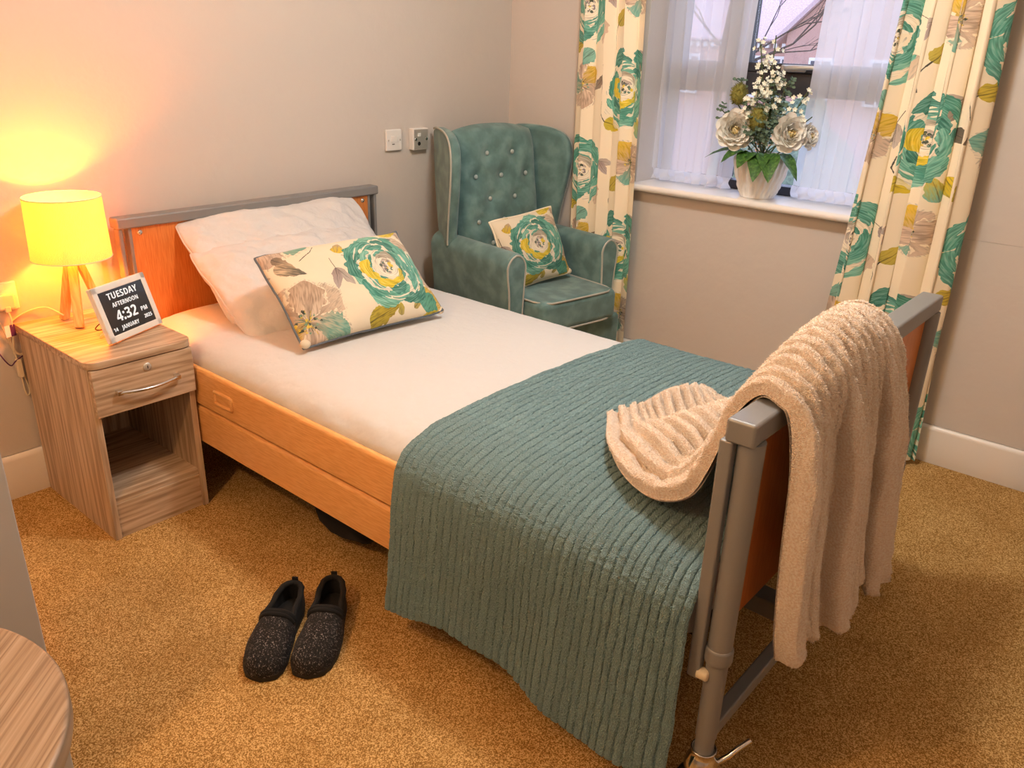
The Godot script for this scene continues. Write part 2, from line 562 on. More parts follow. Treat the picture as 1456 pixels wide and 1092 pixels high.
	mat("frame black", rgb(44, 42, 46), 0.45)
	mat("glass", Color(1, 1, 1, 0.02), 0.02, 0, {"transparency": BaseMaterial3D.TRANSPARENCY_ALPHA})
	mat("leg wood", rgb(150, 104, 70), 0.5)
	mat("shade linen", Color.WHITE, 0.9, 0, plus(tri(noise_tex(0.09, 3, [[0.3, rgb(190, 172, 128)], [0.7, rgb(246, 238, 208)]], FastNoiseLite.TYPE_SIMPLEX, 512, 61), Vector3(6, 26, 6)), {"backlight_enabled": true, "backlight": Color(0.95, 0.9, 0.78)}))
	mat("shade lining", rgb(250, 246, 236), 0.9, 0, {"backlight_enabled": true, "backlight": Color(0.95, 0.93, 0.86)})
	mat("lamp bulb", rgb(255, 240, 210), 0.4, 0, {"emission_enabled": true, "emission": Color(1.0, 0.62, 0.22), "emission_energy_multiplier": 6.0})
	mat("ceiling lamp diffuser", rgb(250, 246, 238), 0.5, 0, {"emission_enabled": true, "emission": Color(1.0, 0.985, 0.955), "emission_energy_multiplier": 4.0})
	mat("screen", rgb(20, 20, 22), 0.18, 0, {"emission_enabled": true, "emission": rgb(44, 40, 38), "emission_energy_multiplier": 1.0})
	mat("screen lettering", rgb(200, 204, 206), 0.5, 0, {"emission_enabled": true, "emission": rgb(190, 196, 200), "emission_energy_multiplier": 0.8})
	mat("brick", Color.WHITE, 0.95, 0, tri(noise_tex(0.04, 4, [[0.25, rgb(178, 132, 120)], [0.5, rgb(200, 154, 140)], [0.75, rgb(216, 176, 162)]], FastNoiseLite.TYPE_SIMPLEX, 512, 71), Vector3(1.2, 4, 1.2)))
	mat("roof tile", Color.WHITE, 0.9, 0, tri(noise_tex(0.05, 4, [[0.25, rgb(196, 164, 168)], [0.75, rgb(224, 198, 200)]], FastNoiseLite.TYPE_SIMPLEX, 512, 72), Vector3(0.6, 3, 0.6)))
	mat("pane dark", rgb(70, 78, 96), 0.1)
	mat("bark", rgb(70, 60, 58), 0.95)
	mat("hedge leaf", Color.WHITE, 0.9, 0, tri(noise_tex(0.05, 4, [[0.2, rgb(70, 84, 66)], [0.7, rgb(130, 146, 116)]], FastNoiseLite.TYPE_SIMPLEX, 256, 74), Vector3.ONE * 0.8))
	mat("tarmac", rgb(128, 126, 124), 0.95)
	mat("red print", rgb(196, 40, 30), 0.5)
	mat("purple print", rgb(86, 40, 90), 0.5)


# ---------- the room ----------
func V(x: float, y: float, z: float) -> Vector3:
	return Vector3(x, y, z)


# a part whose shape is written in room coordinates, under a thing that is only moved
func wpart(t: Node3D, called: String, b: MB, m: Material, label := "") -> MeshInstance3D:
	var o := part(t, called, b, m, label)
	var at := Vector3.ZERO
	var p: Node = t
	while p != self:
		at += p.position
		p = p.get_parent()
	o.position = -at
	return o


func _ready() -> void:
	rng.seed = 7
	var cam := Camera3D.new()
	cam.name = "camera"
	cam.fov = 2.0 * rad_to_deg(atan(546.0 / 1161.96))
	cam.near = 0.05
	cam.far = 200.0
	add_child(cam)
	cam.position = V(-3.1168, 1.392, 2.6805)
	cam.rotation = V(-0.392, -0.8745, 0.0335)
	cam.current = true

	var env := Environment.new()
	var sky := Sky.new()
	var air := ProceduralSkyMaterial.new()
	air.sky_top_color = rgb(186, 202, 244)
	air.sky_horizon_color = rgb(216, 222, 246)
	air.ground_horizon_color = rgb(150, 148, 150)
	air.ground_bottom_color = rgb(120, 118, 116)
	air.sky_energy_multiplier = 1.7
	air.ground_energy_multiplier = 0.7
	sky.sky_material = air
	env.sky = sky
	env.background_mode = Environment.BG_SKY
	env.tonemap_mode = Environment.TONE_MAPPER_LINEAR
	env.tonemap_exposure = 1.0
	env.sdfgi_enabled = true
	env.ssao_enabled = true
	env.ssil_enabled = true
	var we := WorldEnvironment.new()
	we.name = "environment"
	we.environment = env
	add_child(we)

	make_materials()
	ceiling_lamp()
	wall_lamp()
	room()
	window()
	bed()
	bedding()
	armchair()
	cabinet()
	table_lamp()
	clock()
	slippers()
	round_table()
	chest()
	curtains()
	wall_plates()
	flowers()
	outside()


func ceiling_lamp() -> void:
	var at := V(-1.4, 2.4, 1.6)
	var t := thing("ceiling_lamp", "round white flush lamp on the ceiling above the bed", "ceiling lamp", at)
	var b := MB.new()
	b.lathe([[0.02, 0.0], [0.175, 0.0], [0.178, -0.012], [0.17, -0.02], [0.02, -0.021]], 40)
	part(t, "base_ring", b, M["white plastic"])
	b = MB.new()
	b.lathe([[0.16, -0.02], [0.158, -0.045], [0.14, -0.075], [0.1, -0.095], [0.05, -0.104], [0.004, -0.106]], 40)
	part(t, "diffuser", b, M["ceiling lamp diffuser"])
	var l := OmniLight3D.new()
	l.name = "ceiling_light"
	l.position = at + V(0, -0.07, 0)
	l.light_color = Color(1.0, 0.985, 0.955)
	l.light_energy = 1.98
	l.light_size = 0.13
	l.omni_range = 12.0
	l.omni_attenuation = 2.0
	l.shadow_enabled = true
	add_child(l)


func wall_lamp() -> void:
	var at := V(-3.55, 1.9, 1.5)
	var t := thing("wall_lamp", "warm globe lamp on the wall opposite the window", "wall lamp", at)
	var b := MB.new()
	b.lathe([[0.002, 0.0], [0.05, 0.0], [0.055, 0.004], [0.05, 0.014], [0.012, 0.018]], 28, Transform3D(Basis(V(0, 0, 1), V(1, 0, 0), V(0, 1, 0)), Vector3.ZERO))
	part(t, "wall_plate", b, M["brushed metal"])
	b = MB.new()
	b.tube(PackedVector3Array(smooth([V(0.015, 0, 0), V(0.06, -0.015, 0), V(0.09, -0.005, 0), V(0.1, 0.02, 0)], 5)), 0.007, 10)
	part(t, "arm", b, M["brushed metal"])
	b = MB.new()
	b.ball(V(0.1, 0.075, 0), V(0.06, 0.06, 0.06), 28, 18)
	part(t, "globe", b, M["warm globe lamp"])
	var l := OmniLight3D.new()
	l.name = "wall_light"
	l.position = at + V(0.1, 0.075, 0)
	l.light_color = Color(1.0, 0.79, 0.56)
	l.light_energy = 1.15
	l.light_size = 0.055
	l.omni_range = 12.0
	l.omni_attenuation = 2.0
	l.shadow_enabled = true
	add_child(l)


func chest() -> void:
	var t := thing("chest_of_drawers", "plain grey chest whose side shows at the left edge behind the round table", "chest", V(-3.12, 0, 1.15))
	wpart(t, "body", rb(V(-3.124, 0.4, 1.15), V(0.752, 0.77, 0.3), 0.003), M["grey paint"])
	wpart(t, "chest_top", rb(V(-3.126, 0.795, 1.148), V(0.752, 0.02, 0.3), 0.004), M["grey paint"])
	wpart(t, "plinth", rb(V(-3.124, 0.008, 1.14), V(0.74, 0.016, 0.26), 0.002, 1), M["grey paint"])


func room() -> void:
	var X0 := -3.55
	var Z1 := 3.9
	struct("floor", "golden brown speckled pile carpet across the room", rb(V(X0 / 2, -0.05, Z1 / 2), V(-X0 + 0.4, 0.1, Z1 + 0.4), 0.001, 1), M["carpet"])
	struct("ceiling", "plain white painted ceiling over the whole room", rb(V(X0 / 2, 2.45, Z1 / 2), V(-X0 + 0.4, 0.1, Z1 + 0.4), 0.001, 1), M["ceiling paint"])
	struct("wall_back", "taupe painted wall behind the headboard and lamp", rb(V(X0 / 2, 1.2, -0.1), V(-X0, 2.4, 0.2), 0.001, 1), M["wall paint"])
	struct("wall_front", "taupe painted wall facing the headboard wall", rb(V(X0 / 2, 1.2, Z1 + 0.1), V(-X0, 2.4, 0.2), 0.001, 1), M["wall paint"])
	struct("wall_left", "taupe painted wall facing the window wall", rb(V(X0 - 0.1, 1.2, Z1 / 2), V(0.2, 2.4, Z1 + 0.4), 0.001, 1), M["wall paint"])
	var b := MB.new()
	b.rbox(V(0.14, 0.416, Z1 / 2), V(0.28, 0.832, Z1 + 0.4), 0.001, 1)
	b.rbox(V(0.14, 2.25, Z1 / 2), V(0.28, 0.3, Z1 + 0.4), 0.001, 1)
	b.rbox(V(0.14, 1.466, 0.27), V(0.28, 1.268, 0.94), 0.002, 1)
	b.rbox(V(0.14, 1.466, 2.95), V(0.28, 1.268, 2.3), 0.002, 1)
	struct("wall_right", "taupe painted wall with a recessed window opening", b, M["wall paint"])
	# skirting boards with a chamfered upper edge
	var prof := PackedVector2Array([Vector2(0, 0), Vector2(0.016, 0), Vector2(0.016, 0.128), Vector2(0.012, 0.138), Vector2(0.006, 0.144), Vector2(0, 0.145)])
	b = MB.new()
	b.extr(prof, 0.0, -X0, 0.0005, Transform3D(Basis(V(0, 0, 1), V(0, 1, 0), V(-1, 0, 0)), V(0, 0, 0)), 1)
	struct("baseboard_back", "white gloss skirting board along the headboard wall", b, M["white gloss"])
	b = MB.new()
	b.extr(prof, 0.016, Z1, 0.0005, Transform3D(Basis(V(-1, 0, 0), V(0, 1, 0), V(0, 0, 1)), V(0, 0, 0)), 1)
	struct("baseboard_right", "white gloss skirting board under the window and along that wall", b, M["white gloss"])


func window() -> void:
	var b := MB.new()
	var nose := PackedVector2Array()
	for k in 9:
		var a := PI / 2 + PI * k / 8
		nose.append(Vector2(-0.04 + 0.015 * cos(a), 0.847 + 0.015 * sin(a)))
	nose.append(Vector2(0.0, 0.832))
	nose.append(Vector2(0.19, 0.832))
	nose.append(Vector2(0.19, 0.862))
	b.extr(nose, 0.69, 1.83, 0.002)
	struct("trim_1", "white window sill board with a rounded nose", b, M["white gloss"])
	var t := thing("window_1", "dark framed casement window behind white sheers", "window", V(0.21, 0.862, 1.26))
	t.set_meta("kind", "structure")
	var z0 := 0.74
	var z1 := 1.80
	var y0 := 0.862
	var y1 := 2.1
	var f := 0.034
	b = MB.new()
	b.rbox(V(0.21, (y0 + y1) / 2, z0 + f / 2), V(0.07, y1 - y0, f), 0.004)
	b.rbox(V(0.21, (y0 + y1) / 2, z1 - f / 2), V(0.07, y1 - y0, f), 0.004)
	b.rbox(V(0.21, y0 + 0.018, (z0 + z1) / 2), V(0.07, 0.036, z1 - z0 - 2 * f), 0.004)
	b.rbox(V(0.21, y1 - f / 2, (z0 + z1) / 2), V(0.07, f, z1 - z0 - 2 * f), 0.004)
	wpart(t, "outer_frame", b, M["frame black"])
	wpart(t, "mullion", rb(V(0.21, (y0 + y1) / 2, 1.05), V(0.064, y1 - y0 - 0.08, 0.05), 0.004), M["frame black"])
	wpart(t, "transom", rb(V(0.212, 1.285, (z0 + z1) / 2), V(0.06, 0.085, z1 - z0 - 2 * f), 0.004), M["frame black"])
	for s in [[z0 + f, 1.025], [1.075, z1 - f]]:
		b = MB.new()
		for y in [1.345, y1 - f - 0.017]:
			b.rbox(V(0.205, y, (s[0] + s[1]) / 2), V(0.056, 0.034, s[1] - s[0]), 0.004)
		for z in [s[0] + 0.016, s[1] - 0.016]:
			b.rbox(V(0.205, (1.345 + y1 - f - 0.017) / 2, z), V(0.056, y1 - f - 1.362, 0.032), 0.004)
		var sash := wpart(t, "opening_sash", b, M["frame black"])
		wpart(sash, "pane", rb(V(0.21, (1.362 + y1 - f - 0.034) / 2, (s[0] + s[1]) / 2), V(0.006, y1 - f - 0.034 - 1.362, s[1] - s[0] - 0.064), 0.0005, 1), M["glass"])
		wpart(t, "pane", rb(V(0.21, (0.898 + 1.2425) / 2, (s[0] + s[1]) / 2), V(0.006, 0.3445, s[1] - s[0]), 0.0005, 1), M["glass"])
	var h := wpart(t, "window_handle", rb(V(0.172, 1.345, 1.3), V(0.014, 0.026, 0.1), 0.006, 3), M["brushed metal"], "silver lever handle on the dark sash")
	b = MB.new()
	b.tube(PackedVector3Array([V(0.168, 1.345, 1.275), V(0.15, 1.347, 1.277), V(0.142, 1.349, 1.3), V(0.142, 1.35, 1.36), V(0.146, 1.35, 1.41)]), [0.01, 0.01, 0.01, 0.009, 0.007], 10)
	wpart(h, "lever", b, M["brushed metal"])


func bed() -> void:
	var XL := -1.977
	var XR := -0.911
	var XM := (XL + XR) / 2
	var t := thing("adjustable_bed", "adjustable care bed with beech side boards and grey metal end frames", "bed", V(XM, 0, 1.14))
	var g: Material = M["grey steel"]
	# headboard
	var hb := wpart(t, "headboard", rb(V(XM, 0.57, 0.078), V(0.97, 0.536, 0.018), 0.003), M["beech panel"], "orange woodgrain headboard panel")
	wpart(hb, "cap_rail", rb(V(XM, 0.838, 0.073), V(XR - XL, 0.034, 0.054), 0.006, 3), g, "grey rail capping the headboard")
	for x in [XL + 0.012, XR - 0.012]:
		wpart(hb, "post", rb(V(x, 0.46, 0.074), V(0.014, 0.722, 0.034), 0.004), g)
	for x in [XL + 0.043, XR - 0.043]:
		wpart(hb, "channel", rb(V(x, 0.5, 0.074), V(0.012, 0.642, 0.03), 0.003), g)
	for x in [XL + 0.075, XR - 0.075]:
		var sc := MB.new()
		sc.lathe([[0.001, 0.005], [0.006, 0.0045], [0.0085, 0.002], [0.009, 0.0]], 14, Transform3D(Basis(Vector3.RIGHT, PI / 2), V(x, 0.802, 0.087)))
		wpart(hb, "screw", sc, M["chrome"])
	# footboard
	var fb := wpart(t, "footboard", rb(V(XM, 0.622, 2.204), V(0.97, 0.386, 0.018), 0.003), M["beech panel"], "orange woodgrain footboard panel")
	wpart(fb, "cap_rail", rb(V(XM, 0.831, 2.205), V(XR - XL, 0.042, 0.052), 0.006, 3), g, "grey rail capping the footboard")
	for s in [[XL, 1.0], [XR, -1.0]]:
		var x: float = s[0] + 0.03 * s[1]
		var b := MB.new()
		b.lathe([[0.0225, 0.39], [0.0225, 0.812]], 24, Transform3D(Basis(), V(x, 0, 2.216)))
		wpart(fb, "outer_tube", b, g)
		b = MB.new()
		b.lathe([[0.0205, 0.185], [0.0205, 0.395]], 24, Transform3D(Basis(), V(x, 0, 2.216)))
		wpart(fb, "inner_tube", b, g)
		b = MB.new()
		b.lathe([[0.021, 0.362], [0.0245, 0.364], [0.026, 0.37], [0.026, 0.392], [0.0245, 0.396], [0.0225, 0.397]], 24, Transform3D(Basis(), V(x, 0, 2.216)))
		wpart(fb, "collar", b, g)
		wpart(fb, "guide_rail", rb(V(s[0] + 0.013 * s[1], 0.566, 2.182), V(0.02, 0.488, 0.024), 0.004), g)
		b = MB.new()
		b.lathe([[0.0175, 0.13], [0.0185, 0.15], [0.0185, 0.2]], 20, Transform3D(Basis(), V(x, 0, 2.216)))
		wpart(fb, "stem", b, g)
		b = MB.new()
		b.lathe([[0.001, 0.0], [0.009, 0.001], [0.012, 0.004], [0.012, 0.022]], 18, Transform3D(Basis(Vector3.RIGHT, -PI / 2), V(s[0] + 0.012 * s[1], 0.335, 2.212)))
		wpart(fb, "plastic_bolt", b, M["cream plastic"], "small cream plastic bolt")
	wpart(fb, "cross_bar", rb(V(XM, 0.192, 2.216), V(0.97, 0.03, 0.028), 0.004), g)
	wpart(fb, "warning_sticker", rb(V(XL + 0.075, 0.447, 2.2137), V(0.03, 0.03, 0.0006), 0.0002, 1), M["red print"], "small red sticker at the lower corner")
	wpart(fb, "rating_plate", rb(V(-1.375, 0.182, 2.2312), V(0.075, 0.03, 0.0025), 0.001, 1), M["white plastic"], "white plate on the lower cross bar")
	# side boards, two on each side
	for s in [[XL + 0.007, -1.0], [XR - 0.007, 1.0]]:
		var side: float = s[0]
		for y in [[0.347, 0.4705], [0.2155, 0.339]]:
			var h: float = y[1] - y[0]
			var prof := PackedVector2Array([Vector2(-0.011, 0.004), Vector2(-0.007, 0), Vector2(0.007, 0), Vector2(0.011, 0.004), Vector2(0.011, h - 0.012), Vector2(0.0085, h - 0.005), Vector2(0.004, h - 0.001), Vector2(0, h), Vector2(-0.004, h - 0.001), Vector2(-0.0085, h - 0.005), Vector2(-0.011, h - 0.012)])
			var b := MB.new()
			b.extr(prof, 0.11, 2.14, 0.003, Transform3D(Basis(), V(side, y[0], 0)))
			var board := wpart(t, "side_board", b, M["beech rail"])
			if y[0] > 0.3:
				var ring := []
				for k in 28:
					var a := TAU * k / 28
					ring.append(V(side + 0.0115 * s[1], 0.402 + 0.019 * clampf(1.5 * sin(a), -1, 1), 0.63 + 0.045 * clampf(1.25 * cos(a), -1, 1)))
				wpart(board, "recessed_grip", tb(ring, 0.006, 8, true), M["beech rail"], "moulded grip in the side board")
				wpart(board, "grip_lip", rb(V(side + 0.0115 * s[1], 0.406, 0.632), V(0.007, 0.022, 0.07), 0.003), M["beech rail"])
	# mattress platform and undercarriage
	wpart(t, "mattress_platform", rb(V(XM, 0.365, 1.14), V(0.92, 0.03, 2.03), 0.006), M["black plastic"])
	for z in [0.5, 1.75]:
		wpart(t, "lifting_arm", rb(V(XM, 0.27, z), V(0.05, 0.16, 0.05), 0.006), g)
	wpart(t, "lower_frame", rb(V(XM, 0.16, 1.14), V(0.06, 0.05, 2.1), 0.006), g)
	wpart(t, "motor_housing", rb(V(XM, 0.27, 1.2), V(0.12, 0.1, 0.3), 0.02, 3), M["black plastic"])
	wpart(hb, "cross_bar", rb(V(XM, 0.192, 0.078), V(0.97, 0.03, 0.028), 0.004), g)
	for z in [0.076, 2.216]:
		for x in [XL + 0.03, XR - 0.03]:
			var c := MB.new()
			c.lathe([[0.002, 0.0], [0.042, 0.0], [0.05, 0.003], [0.05, 0.019], [0.042, 0.022], [0.002, 0.022]], 28, Transform3D(Basis(V(0, 1, 0), V(1, 0, 0), V(0, 0, -1)), V(x - 0.011, 0.0505, z)))
			var wheel := wpart(t, "castor", c, M["black plastic"], "castor wheel")
			c = MB.new()
			c.lathe([[0.03, 0.098], [0.034, 0.106], [0.032, 0.122], [0.024, 0.136], [0.022, 0.146], [0.026, 0.15], [0.024, 0.154], [0.019, 0.15]], 24, Transform3D(Basis(), V(x, 0, z)))
			for q in [-1, 1]:
				c.rbox(V(x + 0.018 * q, 0.078, z), V(0.006, 0.06, 0.04), 0.002)
			wpart(wheel, "fork", c, M["chrome"], "chrome castor fork")
			if z > 1.0 and x < -1.5:
				c = MB.new()
				c.tube(PackedVector3Array([V(x + 0.01, 0.115, z + 0.02), V(x + 0.03, 0.135, z + 0.04), V(x + 0.045, 0.15, z + 0.05), V(x + 0.07, 0.158, z + 0.062)]), 0.006, 8)
				wpart(wheel, "brake_pedal", c, M["chrome"], "bent chrome brake pedal")
	# a dark control pouch hangs low under the bed
	var pouch := MB.new()
	pouch.ball(V(0, 0, 0), V(0.06, 0.05, 0.13), 18, 10)
	for k in pouch.v.size():
		var q := pouch.v[k]
		q.y = clampf(q.y, -0.045, 0.045) - 0.02 * sin(q.z * 14.0)
		q.x += 0.012 * sin(q.z * 40.0 + q.y * 30.0)
		pouch.v[k] = q
	for s in [-1, 1]:
		pouch.rbox(V(0, 0.1, 0.08 * s), V(0.03, 0.18, 0.006), 0.002)
	var o := single("cable_pouch", "black pouch hanging under the bed behind the lower side board", "pouch", pouch, M["black cloth"])
	o.position = V(-1.82, 0.085, 0.97)


func bedding() -> void:
	var nz := FastNoiseLite.new()
	nz.frequency = 1.0
	nz.seed = 3
	# mattress under a fitted white sheet
	var cs := smooth([Vector2(-1.953, 0.385), Vector2(-1.956, 0.44), Vector2(-1.945, 0.485), Vector2(-1.9, 0.52), Vector2(-1.8, 0.534), Vector2(-1.6, 0.538), Vector2(-1.4, 0.538), Vector2(-1.2, 0.538), Vector2(-1.06, 0.533), Vector2(-0.985, 0.52), Vector2(-0.945, 0.485), Vector2(-0.932, 0.44), Vector2(-0.935, 0.385)], 5)
	var b := MB.new()
	var pts := PackedVector3Array()
	var nv := 130
	for j in nv:
		var z := lerpf(0.1, 2.16, j / float(nv - 1))
		var e := minf(z - 0.1, 2.16 - z)
		var k := 1.0 if e > 0.05 else sqrt(1.0 - pow(1.0 - e / 0.05, 2.0))
		for q in cs:
			var side := clampf((0.53 - q.y) / 0.1, 0, 1)
			var wob := 0.006 * side * nz.get_noise_2d(z * 5.0 + q.y * 9.0, q.y * 20.0) + 0.0012 * nz.get_noise_2d(q.x * 9.0, z * 16.0) + 0.0045 * exp(-pow((q.x + 1.9) / 0.07, 2.0)) * nz.get_noise_2d(z * 2.0 - q.x * 16.0, q.x * 28.0 + z * 6.0)
			pts.append(V(lerpf(-1.444, q.x, 0.95 + 0.05 * k) - wob * side, 0.385 + (q.y - 0.385) * lerpf(0.45, 1.0, k) + wob, z))
	b.grid(pts, cs.size(), nv)
	var t := thing("mattress", "mattress under a fitted white sheet on the bed", "mattress", V(-1.444, 0.38, 1.13))
	wpart(t, "fitted_sheet", b, M["sheet"])
	wpart(t, "core", rb(V(-1.444, 0.42, 1.13), V(0.98, 0.076, 2.05), 0.02), M["sheet"])

	# two pillows propped on the headboard
	pillow("pillow", "white pillow at the back, propped upright against the headboard", 0.77, 0.46, 0.15, V(-1.405, 0.665, 0.235), V(-0.8, 0.0, 0.012), 5)
	pillow("pillow", "white pillow in front, lying against the other pillow", 0.75, 0.45, 0.19, V(-1.435, 0.615, 0.37), V(-1.02, -0.03, 0.0), 6)
	# coverlet folded over the foot of the bed
	var path := smooth([Vector2(-0.898, 0.22), Vector2(-0.897, 0.4), Vector2(-0.905, 0.48), Vector2(-0.945, 0.525), Vector2(-1.03, 0.545), Vector2(-1.2, 0.55), Vector2(-1.5, 0.55), Vector2(-1.75, 0.548), Vector2(-1.87, 0.54), Vector2(-1.945, 0.518), Vector2(-1.985, 0.478), Vector2(-2.0, 0.41), Vector2(-2.004, 0.3), Vector2(-2.008, 0.2), Vector2(-2.018, 0.1)], 26)
	var dist := [0.0]
	for k in range(1, path.size()):
		dist.append(dist[-1] + path[k].distance_to(path[k - 1]))
	var ribs := 38
	var per := 12
	var nr := ribs * per + 1
	pts = PackedVector3Array()
	for k in path.size():
		var q: Vector2 = path[k]
		var tn: Vector2 = (path[mini(k + 1, path.size() - 1)] - path[maxi(k - 1, 0)]).normalized()
		var nrm := Vector2(tn.y, -tn.x)
		if k > 0 and nrm.y < 0 and absf(nrm.y) > 0.2:
			nrm = -nrm
		var near := smoothstep(-1.3, -2.0, q.x)
		var drop := smoothstep(0.5, 0.1, q.y) * (1.0 if q.x < -1.5 else 0.0)
		for j in nr:
			var s := j / float(nr - 1)
			var d: float = dist[k]
			var z := lerpf(1.395, 2.172, s)
			z += 0.012 * sin(d * 5.0 + s * 3.0) * (1.0 - s) * (1 - near) + 0.004 * nz.get_noise_2d(d * 9.0, s * 30.0)
			z += 0.035 * near * (1 - drop) * sin(s * PI) * 0.6
			var ph := fposmod(s * ribs, 1.0)
			var rib := (0.8 + 0.2 * sin(PI * ph)) * smoothstep(0.0, 0.1, minf(ph, 1.0 - ph))
			var puck := nz.get_noise_2d(d * 95.0, floorf(s * ribs) * 7.3) * 0.7 + nz.get_noise_2d(d * 28.0 + 40.0, s * ribs * 1.5) * 0.5
			var off := 0.0085 * rib + 0.0035 * puck * rib
			off += drop * (0.012 * sin(s * 9.0 + 0.6) + 0.006 * sin(s * 23.0)) + 0.003 * nz.get_noise_2d(q.x * 3.0, z * 3.0)
			off += drop * 0.01 * smoothstep(0.06, 0.0, s)
			var y := q.y
			if drop > 0.0:
				y += drop * (0.018 * sin(s * 8.2 - 0.9) + 0.012 - 0.04 * s * s)
			pts.append(V(q.x + nrm.x * off, y + nrm.y * off, z))
	b = MB.new()
	b.grid(pts, nr, path.size())
	single("coverlet", "teal ribbed coverlet folded over the foot of the bed", "coverlet", b, M["coverlet teal"])

	# small printed cushion leaning on the pillows
	floral_cushion("cushion", "long floral cushion with grey piping leaning on the white pillows", 0.545, 0.345, 0.14, V(-1.515, 0.669, 0.667), V(-0.83, -0.09, 0.01), Vector2(0, 0), Vector2(1, 1), 9, "floral print cushions", "slate piping")
	throw(nz)


func pillow_shape(w: float, h: float, th: float, n: int, bow: float, wr: float, sd: int, u0 := Vector2.ZERO, u1 := Vector2.ONE, ear := 0.0) -> Array:
	var nz := FastNoiseLite.new()
	nz.frequency = 1.0
	nz.seed = sd
	var shapes := []
	var rim := []
	for side in [1.0, -1.0]:
		var b := MB.new()
		var pts := PackedVector3Array()
		var uvs := PackedVector2Array()
		for j in n:
			for i in n:
				var a := sin(PI / 2 * lerpf(-1, 1, i / float(n - 1)))
				var c := sin(PI / 2 * lerpf(1, -1, j / float(n - 1)))
				var x := w / 2 * a * (1.0 - bow * (1.0 - c * c) * a * a)
				var y := h / 2 * c * (1.0 - bow * 1.3 * (1.0 - a * a) * c * c)
				var f := pow(maxf((1.0 - a * a), 0.0), 0.45) * pow(maxf((1.0 - c * c), 0.0), 0.45)
				var edge := 1.0 - f
				var crease := wr * f * (0.6 * nz.get_noise_2d(x * 7.0, y * 7.0) + 0.5 * edge * nz.get_noise_2d(atan2(y, x) * 4.0 + 9.0, x * 3.0) + 0.35 * nz.get_noise_2d(x * 20.0 + y * 9.0, y * 14.0 - x * 6.0))
				var z: float = side * (th / 2 * f + crease)
				z += ear * pow(absf(a * c), 6.0) * signf(a)
				z += 0.012 * nz.get_noise_2d(x * 4.0 + 30.0, y * 4.0)
				var pull := 1.0 - 0.045 * pow(absf(a * c), 5.0)
				pts.append(V(x * pull, y * pull, z))
				uvs.append(Vector2(lerpf(u0.x, u1.x, (a + 1) / 2), lerpf(u0.y, u1.y, (1 - c) / 2)))
		b.grid(pts, n, n)
		b.uv = uvs
		shapes.append(b)
		if side > 0:
			for i in n - 1:
				rim.append(pts[i])
			for j in n - 1:
				rim.append(pts[j * n + n - 1])
			for i in n - 1:
				rim.append(pts[(n - 1) * n + n - 1 - i])
			for j in n - 1:
				rim.append(pts[(n - 1 - j) * n])
	return [shapes[0], shapes[1], rim]


func pillow(called: String, label: String, w: float, h: float, th: float, at: Vector3, turn: Vector3, sd: int) -> void:
	var s := pillow_shape(w, h, th, 52, 0.035, 0.045, sd)
	var t := thing(called, label, "pillow", at, 0, "white pillows at the head of the bed")
	t.rotation = turn
	part(t, "front_cover", s[0], M["pillowcase"])
	part(t, "back_cover", s[1], M["pillowcase"])
	var seam := PackedVector3Array(s[2])
	var b := MB.new()
	b.tube(seam, 0.003, 6, true)
	part(t, "seam", b, M["pillowcase"])


func floral_cushion(called: String, label: String, w: float, h: float, th: float, at: Vector3, turn: Vector3, u0: Vector2, u1: Vector2, sd: int, group: String, pipe: String) -> void:
	var s := pillow_shape(w, h, th, 40, 0.05, 0.014, sd, u0, u1, 0.012)
	var t := thing(called, label, "cushion", at, 0, group)
	t.rotation = turn
	part(t, "printed_front", s[0], M["cushion print"], "cream cotton printed with a teal rose")
	part(t, "back_cover", s[1], M["cushion back"])
	var b := MB.new()
	b.tube(PackedVector3Array(s[2]), 0.0042, 8, true)
	part(t, "piping", b, M[pipe], "corded edge")
	for q in [[-1, -1], [1, -1]]:
		b = MB.new()
		b.ball(V(q[0] * w * 0.47, q[1] * h * 0.46, 0.006), V(0.017, 0.014, 0.012), 14, 9)
		part(t, "gathered_corner", b, M["cushion corner"])


